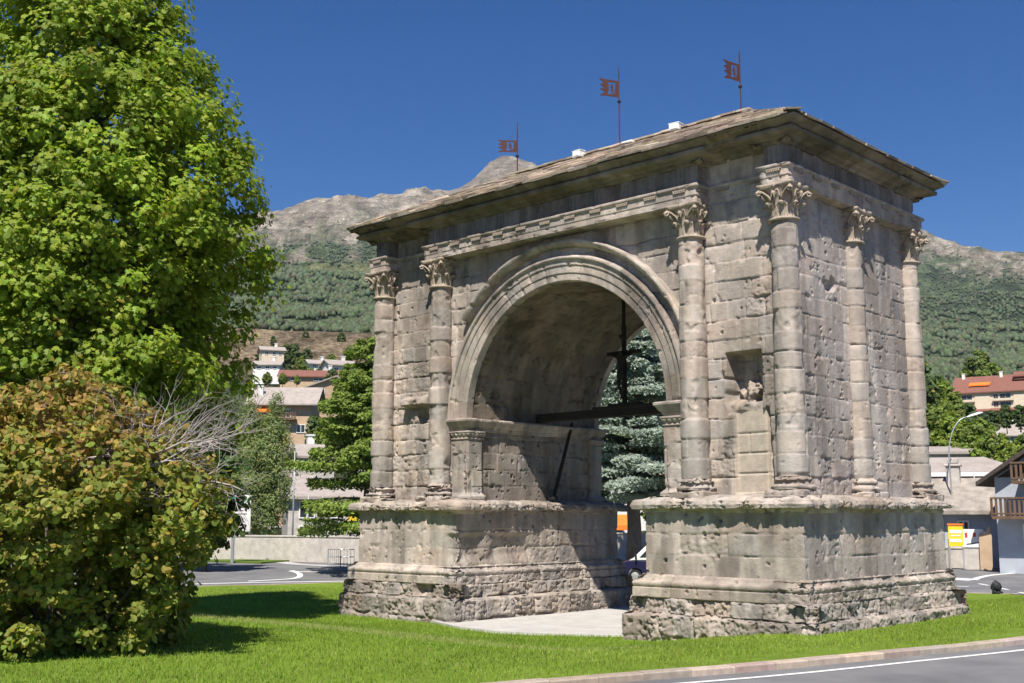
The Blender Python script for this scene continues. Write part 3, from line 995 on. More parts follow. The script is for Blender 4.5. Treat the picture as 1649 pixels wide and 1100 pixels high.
AV = [(3.97, .45), (3.97, .175), (3.985, .16), (4.20, .155), (4.205, .13), (4.22, .125), (4.44, .12), (4.445, .09), (4.46, .085), (4.60, .08), (4.62, .02), (4.66, 0), (4.71, .01), (4.73, .06), (4.76, .10), (4.77, .40)]
ring('archivolt', AV, -.012, PI + .012, 601, False)
ring('archivolt', AV, -.012, PI + .012, 602, True, .06)
HD = [(4.98, .34), (5.0, .06), (5.02, 0), (5.08, -.07), (5.14, -.10), (5.20, -.09), (5.215, 0), (5.22, .34)]
ring('hood_mould', HD, rad(20), rad(141), 603, False, rag=.022)
ring('hood_mould', HD, rad(20), rad(160), 604, True, .06)

# ---- passage piers: pilasters with small capitals and the impost cornice
def box_sweep(name, x0, x1, y0, y1, prof, seed, parent, tb, st=.03, wr=(2, 3), ero=.1, leaves=False, bright=1.0):
    def fn(S, T, P, Z, Q):
        d, c = ashlar(S, T, P, seed, tb, wr, .014, .025, .004, .007, .008, ero, .03, .04, .70, warp=.012)
        if leaves:   # little carved leaves under the abacus
            u = (S / .18) % 1 - .5
            d = d + .05 * sstep(.42, .25, np.abs(u) + .3 * sstep(5.5, 5.41, Z)) * sstep(5.39, 5.41, Z) * sstep(5.535, 5.52, Z)
        return d, c * bright
    return sweep(name, rect(x0, x1, y0, y1), prof, st, parent, fn, .022)
def build_passage(sx):
    fine = sx < 0
    st = .03 if fine else .045
    for y0, y1 in ((.17, .80), (YD - .80, YD - .17)):
        a, b = (-4.62, -3.87) if sx < 0 else (3.87, 4.62)
        p = box_sweep('pilaster', a, b, y0, y1, [(3.36, .06), (3.40, .10), (3.50, .10), (3.56, .04), (3.62, 0), (5.34, 0)], 700 + int(y0 * 10) + sx, arch, COURSES, st)
        cp = box_sweep('pilaster_capital', a, b, y0, y1, [(5.33, 0), (5.335, .03), (5.37, .035), (5.385, .01), (5.40, .005), (5.50, .035), (5.54, .075), (5.545, .09), (5.60, .09), (5.605, .0)], 720 + int(y0 * 10) + sx, p, [5, 6], st, leaves=True)
    a, b = (-4.66, -3.93) if sx < 0 else (3.93, 4.66)
    box_sweep('impost', a, b, .18, YD - .18, [(5.59, -.1), (5.595, .045), (5.66, .05), (5.67, .075), (5.72, .08), (5.74, .12), (5.80, .16), (5.88, .21), (5.91, .245), (5.98, .25), (6.005, .2), (6.01, -.1)],
              740 + sx, arch, [5, 7], st, (.9, 1.6), .2)
build_passage(-1)
build_passage(1)

# ---- engaged Corinthian columns
CZ0, CZ1 = 3.84, 10.42
def make_column(seed):
    n = 84
    zs = np.arange(CZ0, CZ1 + .01, .03)
    th = np.linspace(0, 2 * PI, n + 1)
    T_, Z = np.meshgrid(th, zs)
    t = (Z - CZ0) / (CZ1 - CZ0)
    rr = .405 - .055 * t ** 1.5
    B0 = np.stack([rr * np.cos(T_), rr * np.sin(T_), Z], -1).astype(np.float32)
    Pn = B0 + np.array([seed * 3.7, 0, 0], np.float32)
    tb = COURSES + (np.random.RandomState(seed).rand(len(COURSES)) - .5) * .12
    wear = .45 * sstep(.48, .66, fbm(Pn / 1.1, 3, seed)) * sstep(9.8, 8.6, Z)
    d, c = ashlar(T_ * .4, Z, Pn, seed, tb, (4, 5), .012, .036, .005, .004, .003, .2, .022, .02, .73, warp=.014, wear=wear, jmin=.36)
    d[:, -1] = d[:, 0]; c[:, -1] = c[:, 0]
    Nn = np.stack([np.cos(T_), np.sin(T_), 0 * T_], -1).astype(np.float32)
    root = thing('column', None, None)
    root.parent = arch
    V = B0 + Nn * d[..., None]
    sh = mesh_np('shaft', V, grid_faces(len(zs), n + 1), M_STONE, root, c)
    # worn attic base on a square plinth
    def fb(S, T, P, Zz, Q):
        dd, cc = ashlar(S, T, P + np.float32(seed), seed + 9, [3, 3.55, 3.72, 4.2], (2, 3), .016, .03, .01, .012, .016, .45, .05, .07, .64, warp=.02)
        nib = sstep(.5, .7, fbm((P + seed) * 2.6, 3, seed))
        return dd - .06 * nib, cc * 1.05
    oc = [(.47 * math.cos(a), .47 * math.sin(a)) for a in np.linspace(PI / 20, 2 * PI + PI / 20, 20, endpoint=False)]
    sweep('column_base', oc, [(3.50, .04), (3.53, .09), (3.60, .10), (3.65, .06), (3.67, .0), (3.72, -.03), (3.74, .03), (3.79, .035), (3.82, -.01), (3.86, -.05), (3.87, -.15)], .04, root, fb, .022)
    sweep('plinth', rect(-.56, .56, -.56, .56), [(3.34, 0), (3.49, 0), (3.52, -.04), (3.53, -.3)], .04, root, fb, .03)
    return root

def make_capital(seed, parent):
    rs = np.random.RandomState(seed)
    V, F = [], []
    def add(vs_, fs):
        o = len(V)
        V.extend(vs_); F.extend([tuple(i + o for i in q) for q in fs])
    # bell and astragal
    prof = [(.335, -.03), (.40, -.02), (.415, .01), (.40, .04), (.345, .05), (.34, .2), (.35, .45), (.38, .65), (.44, .78), (.47, .82)]
    n = 28
    vs_ = [(r * math.cos(2 * PI * k / n), r * math.sin(2 * PI * k / n), z) for r, z in prof for k in range(n)]
    fs = [(i * n + k, i * n + (k + 1) % n, (i + 1) * n + (k + 1) % n, (i + 1) * n + k) for i in range(len(prof) - 1) for k in range(n)]
    add(vs_, fs)
    def leaf(phi, rb, z0, h, wd, curl):
        cl = [(rb, 0, .75), (rb + .012, .22, .95), (rb + .018, .42, 1.0), (rb + .03, .60, 1.05), (rb + .07, .80, .95), (rb + .07 + curl * .5, .94, .8), (rb + .07 + curl, .97, .55), (rb + .075 + curl * 1.2, .88, .38), (rb + .06 + curl * 1.05, .78, .18)]
        lob = [1, .82, 1.08, .84, 1.1, .8, 1, .8, 1]
        m = 7
        vv = []
        for s_ in (0, 1):
            for i, (r, zf, wf) in enumerate(cl):
                for j in range(m):
                    u = (j / (m - 1) - .5) * 2
                    ww = wd * wf * lob[i] * u
                    rr_ = r - .03 * s_ - .035 * u * u + .012 * math.cos(u * 9)
                    rr_ += rs.uniform(-.006, .006)
                    a = phi + ww / max(rr_, .2)
                    vv.append((rr_ * math.cos(a), rr_ * math.sin(a), z0 + h * zf - .015 * abs(u) * i / 4 + (0 if i < 6 else -.03 * s_)))
        ff = []
        L = len(cl)
        for s_ in (0, 1):
            for i in range(L - 1):
                for j in range(m - 1):
                    q = [s_ * L * m + i * m + j, s_ * L * m + i * m + j + 1, s_ * L * m + (i + 1) * m + j + 1, s_ * L * m + (i + 1) * m + j]
                    ff.append(q if s_ == 0 else q[::-1])
        bd = [i * m for i in range(L)] + [(L - 1) * m + j for j in range(1, m)] + [i * m + m - 1 for i in range(L - 2, -1, -1)]
        for a_, b_ in zip(bd[:-1], bd[1:]):
            ff.append((a_, a_ + L * m, b_ + L * m, b_))
        add(vv, ff)
    for k in range(8):
        leaf(2 * PI * (k + .5) / 8, .35, .05, .40, .125, .11)
    for k in range(8):
        leaf(2 * PI * k / 8, .35, .08, .66, .115, .15 if k % 2 else .12)
    def tube(pts, r0, r1, n=7):
        mb = MB(); mb.tube(pts, list(np.linspace(r0, r1, len(pts))), n)
        fs = []
        for fl in mb.f.values(): fs += fl
        add(mb.v, fs)
    # corner volutes and the small inner helices
    for k in range(4):
        a = PI / 4 + k * PI / 2
        for sg in (-1, 1):
            pts = []
            for t in np.linspace(0, 1, 8):
                aa = a - sg * .42 * (1 - t)
                pts.append(((.40 + .25 * t ** 1.3) * math.cos(aa), (.40 + .25 * t ** 1.3) * math.sin(aa), .50 + .30 * t ** .8))
            e = pts[-1]
            for t in np.linspace(.2, 1, 12):
                g = PI / 2 - t * 2.6 * PI
                q = .085 * (1 - .75 * t)
                rr_ = .66 + q * math.cos(g) - .0
                pts.append((rr_ * math.cos(a + sg * .05), rr_ * math.sin(a + sg * .05), .72 + q * math.sin(g)))
            tube(pts, .03, .026)
        a2 = k * PI / 2
        for sg in (-1, 1):
            pts = []
            for t in np.linspace(0, 1, 12):
                aa = a2 + sg * (.30 - .22 * t)
                g = t * 1.7 * PI
                pts.append(((.41 + .05 * t) * math.cos(aa), (.41 + .05 * t) * math.sin(aa), .56 + .2 * math.sin(min(t, .6) / .6 * PI / 2) - .07 * max(0, t - .6)))
            tube(pts, .022, .018, 6)
        # flower on the abacus
        mbf = MB(); mbf.lathe([(.02, -.07), (.07, -.05), (.085, 0), (.07, .05), (.02, .07)], (0, 0, 0), 10)
        fs = []
        for fl in mbf.f.values(): fs += fl
        add([(.47 * math.cos(a2) + x * .6, .47 * math.sin(a2) + y * .6 if True else 0, .87 + z) for x, y, z in mbf.v], fs)
    # concave abacus
    ab = []
    for k in range(4):
        a0 = -PI / 4 + k * PI / 2
        for u in np.linspace(0, 1, 10, endpoint=False):
            p0 = np.array([math.cos(a0), math.sin(a0)]) * .735; p1 = np.array([math.cos(a0 + PI / 2), math.sin(a0 + PI / 2)]) * .735
            p = p0 + (p1 - p0) * (u * .92 + .04)
            inn = .085 * math.sin(PI * u)
            nn_ = np.array([math.cos(a0 + PI / 4), math.sin(a0 + PI / 4)])
            ab.append(p - nn_ * inn)
    m = len(ab)
    vs_ = []
    for z, k in ((.82, .93), (.845, .96), (.87, .985), (.885, 1.0), (.925, 1.0), (.935, .985)):
        vs_ += [(x * k, y * k, z) for x, y in ab]
    fs = [(i * m + k, i * m + (k + 1) % m, (i + 1) * m + (k + 1) % m, (i + 1) * m + k) for i in range(5) for k in range(m)]
    fs += [tuple(range(m - 1, -1, -1)), tuple(range(5 * m, 6 * m))]
    add(vs_, fs)
    A = np.array(V, np.float32)
    jit = (fbm(A * 9 + seed, 3, seed)[:, None] - .5) * .045
    ctr = A.copy(); ctr[:, 2] = 0
    A = A + ctr / np.maximum(np.linalg.norm(ctr, axis=1)[:, None], .1) * jit
    A[:, 2] += 10.425
    tn = (.40, .335, .27) * (.72 + .5 * fbm(A * 5 + seed, 4, seed + 2))[:, None]
    by = {}
    for q in F: by.setdefault(len(q), []).append(q)
    return mesh_np('capital', A, [np.array(q) for q in by.values()], M_STONE, parent, tn)

COLS = []
cvars = []
for sd in (31, 57, 83):
    c0 = make_column(sd)
    make_capital(sd, c0)
    cvars.append(c0)
spots = [(7.95, 0, 0), (5.04, 0, 1), (-5.04, 0, 2), (-7.95, 0, 1), (7.95, YD / 2, 2), (7.95, YD, 1), (5.04, YD, 0), (-5.04, YD, 1), (-7.95, YD, 2), (-7.95, YD / 2, 0)]
used = set()
for i, (x, y, v) in enumerate(spots):
    if v not in used:
        o = cvars[v]; used.add(v)
    else:
        o = copy_tree(cvars[v])
    o.location = (x, y, 0)
    o.rotation_euler = (0, 0, (0, PI / 2, PI, -PI / 2)[(i * 3 + (i > 4)) % 4])

# ---- entablature, breaking forward over the columns
def ressaut(o, ins):
    """outline at face distance o from the column axes, recessed by ins between the columns of the fronts"""
    X = 7.95 + o
    a, b, cc = 7.52, 5.47, ins
    y0, y1 = -o, YD + o
    f = [(-X, y0), (-a, y0), (-a, y0 + cc), (-b, y0 + cc), (-b, y0), (b, y0), (b, y0 + cc), (a, y0 + cc), (a, y0), (X, y0)]
    bk = [(X, y1), (a, y1), (a, y1 - cc), (b, y1 - cc), (b, y1), (-b, y1), (-b, y1 - cc), (-a, y1 - cc), (-a, y1), (-X, y1)]
    return f + bk
OUT = ressaut(.37, .60)
def fa(S, T, P, Z, Q):
    d, c = ashlar(S, T, P, 811, [-5, 20], (1.2, 2.4), .014, .03, .006, .007, .008, .12, .03, .04, .69, warp=.006)
    nib = sstep(.5, .72, fbm(P * 2.1, 3, 5)) * (Z < 11.42)
    side = sstep(8.25, 8.33, P[..., 0])[..., None]
    return d - .03 * nib, c * 1.10 * (1 - .05 * side)
sweep('architrave', OUT, [(11.37, -.9), (11.355, -.5), (11.35, 0), (11.54, .004), (11.55, .02), (11.755, .022), (11.765, .05), (11.79, .085), (11.86, .09), (11.875, .02), (11.88, -.1)], .04, arch, fa, .025)
# pegs hanging below the taenia, in groups under each triglyph
def build_pegs():
    mb = MB()
    mb.box((0, .045, 11.745), (.43, .05, .03))
    for k in range(6):
        mb.box(((k - 2.5) * .068, .05, 11.705), (.045, .05, .07))
    first = None
    for a, b in zip(OUT, OUT[1:] + OUT[:1]):
        L = math.hypot(b[0] - a[0], b[1] - a[1])
        if L < .6 or (a[1] > 4 and b[1] > 4): continue
        if a[0] < -8 and b[0] < -8: continue
        n = max(1, int(round(L / 1.02)))
        for i in range(n):
            t = (i + .5) / n
            if first is None:
                o = first = mb.build('regula', M_STONE, arch)
                at_ = o.data.color_attributes.new('Tint', 'FLOAT_COLOR', 'POINT')
                at_.data.foreach_set('color', np.tile([.36, .30, .245, 1], len(o.data.vertices)).astype(np.float32))
            else:
                o = first.copy(); COL.objects.link(o); o.parent = arch
            o.location = (a[0] + (b[0] - a[0]) * t, a[1] + (b[1] - a[1]) * t, 0)
            o.rotation_euler = (0, 0, math.atan2(b[1] - a[1], b[0] - a[0]) + PI)
build_pegs()
FR = ressaut(.24, .54)
FRo = ressaut(.22, .54)
FRE = np.cumsum([0] + [math.hypot(b[0] - a[0], b[1] - a[1]) for a, b in zip(FRo, FRo[1:] + FRo[:1])])
def ff(S, T, P, Z, Q):
    d, c = ashlar(S, T, P, 821, [-5, 20], (1.1, 2.0), .012, .025, .005, .006, .007, .2, .03, .04, .69, warp=.006)
    edges = FRE
    k = np.clip(np.searchsorted(edges, S) - 1, 0, len(edges) - 2)
    L = edges[k + 1] - edges[k]
    loc = S - edges[k]
    n = np.maximum(1, np.round(L / 1.02))
    u = (loc / L * n) % 1
    u = (u - .5) * L / n
    tri = sstep(.225, .205, np.abs(u)) * (L > .6)
    gr = np.exp(-((np.abs(u) - .0) / .028) ** 2) * 0 + np.maximum.reduce([np.exp(-((u - g) / .026) ** 2) for g in (-.205, -.07, .07, .205)])
    d = d + tri * .055 - tri * gr * .05 * (Z < 12.36)
    c = c * np.array([.60, .62, .64])  # shade below the cornice put into the frieze colour
    return d, c
sweep('frieze', FR, [(11.86, -.02), (12.44, -.02), (12.45, -.2)], .026, arch, ff, .03)
def fc(S, T, P, Z, Q):
    d, c = ashlar(S, T, P, 831, [-5, 40], (1.0, 2.0), .012, .025, .008, .010, .010, .25, .04, .05, .67, warp=.008)
    moss = sstep(.42, .62, fbm(P * 1.4, 4, 91))[..., None]
    c = c * np.array([.64, .62, .55]) * (1 - .35 * moss) + moss * .35 * np.array([.10, .105, .05])
    return d, c
sweep('bed_moulding', FR, [(12.42, -.1), (12.425, .06), (12.47, .09), (12.49, .15), (12.52, .22), (12.56, .27), (12.575, .38), (12.60, .52), (12.70, .53), (12.72, .3)], .05, arch, fc, .03)
sweep('cornice', rect(-7.95, 7.95, 0, YD), [(12.63, .1), (12.635, .60), (12.66, .66), (12.735, .67), (12.745, .72), (12.78, .76), (12.82, .84), (12.87, .94), (12.90, .95), (12.91, .5)], .05, arch, fc, .03)

# ---- low hipped roof of stone slabs
RX0, RX1, RY0, RY1, RZ0, RZ1, RXR = -8.93, 8.93, -.98, YD + .98, 12.93, 15.08, 4.75
YM = (RY0 + RY1) / 2
def roof_z(x, y):
    hy = (YM - RY0); hx = RX1 - RXR
    a = (hy - np.abs(y - YM)) / hy
    b = (RX1 - np.abs(x)) / hx
    return RZ0 + (RZ1 - RZ0) * np.clip(np.minimum(a, b), 0, 1)
def build_roof():
    rs = np.random.RandomState(5)
    mb = MB()
    # solid core under the slabs
    k = .04
    mb.add([(RX0 + k, RY0 + k, RZ0 - .05), (RX1 - k, RY0 + k, RZ0 - .05), (RX1 - k, RY1 - k, RZ0 - .05), (RX0 + k, RY1 - k, RZ0 - .05),
            (RX0 + k, RY0 + k, RZ0 - .01), (RX1 - k, RY0 + k, RZ0 - .01), (RX1 - k, RY1 - k, RZ0 - .01), (RX0 + k, RY1 - k, RZ0 - .01), (-RXR, YM, RZ1 - .04), (RXR, YM, RZ1 - .04)],
           [(3, 2, 1, 0), (0, 1, 5, 4), (1, 2, 6, 5), (2, 3, 7, 6), (3, 0, 4, 7), (4, 5, 9, 8), (6, 7, 8, 9), (5, 6, 9), (7, 4, 8)])
    faces = [((RX0, RY0), (RX1, RY0), (0, 1)), ((RX1, RY0), (RX1, RY1), (-1, 0)), ((RX1, RY1), (RX0, RY1), (0, -1)), ((RX0, RY1), (RX0, RY0), (1, 0))]
    for (ax, ay), (bx, by), (ix, iy) in faces:
        Le = math.hypot(bx - ax, by - ay)
        ux, uy = (bx - ax) / Le, (by - ay) / Le
        run_ = (YM - RY0) if ix == 0 else (RX1 - RXR)
        inset_rate = (RX1 - RXR) / (YM - RY0) if ix == 0 else (YM - RY0) / (RX1 - RXR)
        slope = math.atan2(RZ1 - RZ0, run_)
        rows = 17
        step = run_ / rows
        for r in range(rows):
            d0 = r * step
            ins = d0 * inset_rate
            s = ins - .1 + rs.uniform(-.2, 0)
            while s < Le - ins + .05:
                wd = rs.uniform(.30, .85)
                ln = step * rs.uniform(1.35, 1.7)
                th = rs.uniform(.03, .085)
                c_s = min(max(s + wd / 2, ins), Le - ins)
                hi = (d0 + ln) * inset_rate
                # keep slabs inside the hips
                dd = d0 - rs.uniform(.0, .07) - (.05 if r == 0 else 0)
                mid = dd + ln / 2
                x = ax + ux * c_s + ix * mid; y = ay + uy * c_s + iy * mid
                z = RZ0 + (RZ1 - RZ0) * min(mid / run_, 1) + .02 + .012 * (r % 2) + rs.uniform(-.006, .034)
                fx = Vector((ux, uy, 0)); fy = Vector((ix, iy, 0))
                up_ = (fy * math.cos(slope - .05) + Vector((0, 0, 1)) * math.sin(slope - .05))
                nn = fx.cross(up_).normalized()
                rot = Matrix((fx, up_, nn)).transposed()
                if r == 0: rot = rot @ Matrix.Rotation(rs.uniform(-.03, .03), 3, 'Z'); z -= .012
                else: rot = rot @ Matrix.Rotation(rs.uniform(-.10, .10), 3, 'Z') @ Matrix.Rotation(rs.uniform(-.05, .05), 3, 'Y')
                lo_, hi_ = (mid + ln * .3) * inset_rate, Le - (mid + ln * .3) * inset_rate
                a_, b_ = max(c_s - wd / 2, lo_), min(c_s + wd / 2, hi_)
                if b_ - a_ > .12:
                    cm = (a_ + b_) / 2
                    mb.box((ax + ux * cm + ix * mid, ay + uy * cm + iy * mid, z), (b_ - a_, ln, th), tilt=rot)
                s += wd * .97
    for sx in (-1, 1):      # hip slabs
        for sy in (-1, 1):
            for t_ in np.arange(.03, 1, .052):
                mb.box((sx * (RX1 - (RX1 - RXR) * t_), YM + sy * (YM - RY0) * (1 - t_), RZ0 + (RZ1 - RZ0) * t_ + .05), (.42, .36, .045), rz=math.atan2(sy * (YM - RY0), sx * (RX1 - RXR)) + rs.uniform(-.15, .15), tilt=Matrix.Rotation(rs.uniform(.26, .34), 3, 'Y'))
    for x in np.arange(-RXR, RXR + .3, .45):
        mb.box((x, YM + rs.uniform(-.03, .03), RZ1 + .05), (.55, .50, .06), rz=rs.uniform(-.1, .1))
    o = mb.build('roof', M_SLATE, arch)
    nv = len(o.data.vertices)
    g = np.maximum(0, (np.arange(nv) - 10) // 8)
    tv = rs.uniform(.45, 1.5, g.max() + 1)[g][:, None] * (np.array([1, .97, .92]) + rs.uniform(-.06, .06, (g.max() + 1, 3))[g])
    at_ = o.data.color_attributes.new('Tint', 'FLOAT_COLOR', 'POINT')
    at_.data.foreach_set('color', np.c_[tv, np.ones(nv)].astype(np.float32).ravel())
build_roof()

# ------------------------------------------------------------------ things on and in the arch
def build_vane(x, h, zflag, hfl, ang_, label):
    base = float(roof_z(np.array(x), np.array(YM))) + .05
    t = thing('weather_vane', label, 'weather vane', (x, YM, base), 0, 'iron weather vanes on the roof ridge')
    mb = MB()
    mb.tube([(0, 0, -.05), (0, 0, h * .6), (0, 0, h)], [.024, .02, .012], 8)
    for k in range(4):
        z = zflag + hfl + .12 + k * .075
        if z < h - .03:
            mb.lathe([(.012, -.02), (.032, 0), (.012, .02)], (0, 0, z), 8)
    mb.build('pole', M_IRON, t)
    mb = MB(); mb.lathe([(.005, -.065), (.05, -.04), (.068, 0), (.05, .04), (.005, .065)], (0, 0, zflag - .14), 12)
    mb.build('ball', M_DKIRON, t, True)
    mb = MB(); mb.lathe([(.16, -.06), (.13, .03), (.05, .09), (.028, .16)], (0, 0, 0), 10)
    mb.build('foot', M_IRON, t)
    # banner with a cut-out shield, in strips of plate round the hole; swallow tails
    L, hh, th = .74, hfl, .008
    mb = MB()
    q = lambda u, v: (u * L, v * hh)
    plates = [[(.02, .0), (.30, .0), (.30, .14), (.20, .30), (.17, .86), (.17, 1), (.02, 1)],
              [(.17, .86), (.55, .86), (.60, 1), (.17, 1)], [(.30, 0), (.62, .0), (.58, .14), (.40, .14), (.30, .14)],
              [(.58, .14), (.62, 0), (.98, -.03), (.78, .18), (.72, .24), (.55, .86), (.52, .80), (.52, .30)],
              [(.55, .86), (.72, .24), (.96, .38), (.76, .50), (.96, .66), (.76, .78), (1.0, 1.03), (.60, 1.0)]]
    for pl in plates:
        mb.prism([q(*p) for p in pl], 1, -th, th)
    # little rampant figure held in the shield by a bar
    fig = [(.29, .14), (.34, .14), (.36, .34), (.42, .30), (.44, .36), (.38, .46), (.45, .56), (.40, .60), (.41, .72), (.36, .80), (.31, .74), (.32, .66), (.27, .60), (.30, .52), (.27, .40)]
    mb.prism([q(*p) for p in fig], 1, -th * .8, th * .8)
    # (figure outline kept generic)
    f = mb.build('banner', M_IRON, t)
    f.location = (0, 0, zflag)
    f.rotation_euler = (0, 0, ang_)
    return t
a_left = math.atan2(-RGT[1], -RGT[0])
build_vane(-4.88, 2.05, .92, .44, a_left + rad(4), 'rusty iron banner weather vane on the far left end of the roof ridge')
build_vane(-.17, 2.80, 1.72, .58, a_left + rad(20), 'tallest rusty iron banner weather vane at the middle of the roof ridge')
build_vane(4.56, 2.02, 1.0, .56, a_left + rad(36), 'rusty iron banner weather vane nearest the front corner of the roof')
for x, y, rz, lb in ((2.30, 3.3, .1, 'small white box on the roof ridge between the middle and nearest vanes'),
                     (-1.75, 3.3, -.1, 'small white box on the roof ridge left of the middle vane'),
                     (.42, 3.3, .05, 'flat white strip lying on the roof ridge just right of the middle vane')):
    mb = MB()
    flat = 'flat' in lb
    mb.box((0, 0, .06 if flat else .13), (.42, .3, .07) if flat else (.36, .26, .22), bev=.02)
    if not flat:
        mb.box((0, .02, .255), (.40, .30, .03), bev=.008)
        mb.box((.0, -.14, .13), (.26, .02, .14), bev=.006)
    o = mb.build('roof_box', M_WHITE)
    tag(o, lb, 'roof box', 'white boxes on the roof')
    o.location = (x, y, float(roof_z(np.array(x), np.array(y))) + .05)
    o.rotation_euler = (0, 0, rz)

# tie beam across the passage with the crucifix on it
YB = 3.6
mb = MB()
mb.box((0, YB, 6.20), (7.86, .26, .28), bev=.02)
mb.box((-.1, YB, 6.37), (2.6, .30, .10), bev=.02)
mb.box((-.1, YB, 6.45), (1.3, .28, .08), bev=.02)
tag(mb.build('tie_beam', M_DKWOOD), 'dark wooden beam spanning the archway below the crucifix', 'beam')
cr = thing('crucifix', 'tall dark wooden crucifix hanging in the archway above the beam', 'crucifix', (-.13, YB, 6.48))
mb = MB(); mb.box((0, 0, 1.25), (.15, .10, 2.6), bev=.015); mb.build('upright', M_DKWOOD, cr)
mb = MB(); mb.box((0, -.02, 1.66), (1.36, .09, .13), bev=.015); mb.build('crossbar', M_DKWOOD, cr)
mb = MB(); mb.box((0, 0, 3.0), (.10, .09, .94), bev=.01); mb.build('hanging_post', M_DKWOOD, cr)
mb = MB(); mb.box((0, -.06, 2.2), (.30, .02, .14), bev=.008); mb.build('plaque', M_DKWOOD, cr)
def build_figure():
    V = [(0, -.13, .98), (0, -.15, 1.22), (0, -.16, 1.45), (0, -.16, 1.54), (.02, -.21, 1.64), (.03, -.23, 1.70),
         (.2, -.13, 1.52), (.42, -.09, 1.60), (.60, -.08, 1.70), (-.2, -.13, 1.52), (-.42, -.09, 1.60), (-.60, -.08, 1.70),
         (.09, -.14, .92), (.11, -.22, .58), (.03, -.12, .24), (.03, -.20, .13), (-.09, -.14, .92), (-.07, -.22, .58), (-.02, -.12, .24), (-.02, -.20, .13)]
    E_ = [(0, 1), (1, 2), (2, 3), (3, 4), (4, 5), (2, 6), (6, 7), (7, 8), (2, 9), (9, 10), (10, 11), (0, 12), (12, 13), (13, 14), (14, 15), (0, 16), (16, 17), (17, 18), (18, 19)]
    Rd = [.13, .12, .14, .055, .09, .075, .065, .045, .03, .065, .045, .03, .09, .065, .042, .035, .09, .065, .042, .035]
    me = bpy.data.meshes.new('carved_figure')
    me.from_pydata(V, E_, [])
    o = bpy.data.objects.new('carved_figure', me); COL.objects.link(o); o.parent = cr
    md = o.modifiers.new('skin', 'SKIN')
    for v, r in zip(me.skin_vertices[0].data, Rd): v.radius = (r, r * .8)
    me.skin_vertices[0].data[0].use_root = True
    sb = o.modifiers.new('sub', 'SUBSURF'); sb.levels = 2; sb.render_levels = 2
    me.materials.append(M_DKWOOD)
    mb = MB(); mb.lathe([(.155, -.16), (.175, -.05), (.165, .10), (.15, .14)], (0, -.14, .94), 14); mb.build('loincloth', M_DKWOOD, cr, True)
build_figure()
# leaning pole on the ledge of the left pier
lp = thing('leaning_pole', 'long dark pole leaning against the passage wall on the ledge of the left pier', 'pole', (-3.72, 4.15, 3.42))
mb = MB(); mb.tube([(0, 0, .05), (-.04, .55, 1.35), (-.06, 1.1, 2.72)], [.07, .065, .055], 10); mb.build('shaft', M_DKWOOD, lp)
mb = MB(); mb.box((0, 0, .06), (.26, .26, .14), bev=.03); mb.tube([(-.05, -.18, .02), (-.05, -.2, .25), (-.02, -.06, .36), (0, .05, .30)], .016, 6)
mb.tube([(.06, -.14, .02), (.08, -.12, .28), (.03, .0, .33)], .018, 6); mb.build('bracket', M_DKIRON, lp)
# white boulder at the foot of the left pier
def boulder(name, loc, sc, label, cat):
    th, ph = np.meshgrid(np.linspace(0, 2 * PI, 28), np.linspace(0, PI, 16))
    P = np.stack([np.sin(ph) * np.cos(th), np.sin(ph) * np.sin(th), np.cos(ph)], -1)
    k = .8 + .4 * fbm(P * 1.7 + loc[0], 3, 3)
    k[:, -1] = k[:, 0]
    o = mesh_np(name, P * k[..., None] * np.array(sc), grid_faces(16, 28, None, True), M_ROCK)
    o.location = loc
    return tag(o, label, cat)
bx = on_ground(690, 1003)
boulder('boulder', (bx[0], bx[1] - .15, bx[2] + .18), (.42, .30, .26), 'pale boulder lying in the grass at the corner of the left pier', 'rock')

# ------------------------------------------------------------------ foliage
def leaf_cloud(name, C_, D, size, tint, shape, mat_, parent=None, fold=.25, rs=None):
    """C_ centres (n,3), D facing directions (n,3), size (n,), tint (n,3); each leaf a small folded outline"""
    n = len(C_)
    rs = rs or np.random.RandomState(1)
    D = D / np.maximum(np.linalg.norm(D, axis=1)[:, None], 1e-6)
    r = rs.normal(size=(n, 3))
    U = np.cross(D, r); U /= np.maximum(np.linalg.norm(U, axis=1)[:, None], 1e-6)
    W = np.cross(D, U)
    outl, fcs = shape
    outl = np.array(outl, float)
    k = len(outl)
    loc = np.stack([outl[:, 0], outl[:, 1] - .45, -np.abs(outl[:, 0]) * fold], 1)
    V = C_[:, None, :] + size[:, None, None] * (loc[None, :, 0:1] * U[:, None, :] + loc[None, :, 1:2] * W[:, None, :] + loc[None, :, 2:3] * D[:, None, :])
    F = []
    by = {}
    for f in fcs: by.setdefault(len(f), []).append(f)
    for q in by.values():
        q = np.array(q)
        F.append((np.arange(n)[:, None, None] * k + q[None]).reshape(-1, q.shape[1]))
    T = np.repeat(tint, k, 0)
    return mesh_np(name, V.reshape(-1, 3), F, mat_, parent, T, False)

MAPLE = ([(0, 0), (.30, .02), (.52, .34), (.27, .40), (.40, .74), (.14, .66), (0, 1.0), (-.14, .66), (-.40, .74), (-.27, .40), (-.52, .34), (-.30, .02)],
         [(0, 1, 2, 3), (0, 3, 4, 5), (0, 5, 6), (0, 6, 7), (0, 7, 8, 9), (0, 9, 10, 11)])
OVAL = ([(0, 0), (.30, .2), (.40, .5), (.25, .82), (0, 1), (-.25, .82), (-.40, .5), (-.30, .2)], [(0, 1, 2, 3, 4), (0, 4, 5, 6, 7)])
LANCE = ([(0, 0), (.2, .45), (0, 1), (-.2, .45)], [(0, 1, 2), (0, 2, 3)])
NEEDLE = ([(-.09, 0), (.09, 0), (.05, 1), (-.05, 1)], [(0, 1, 2, 3)])

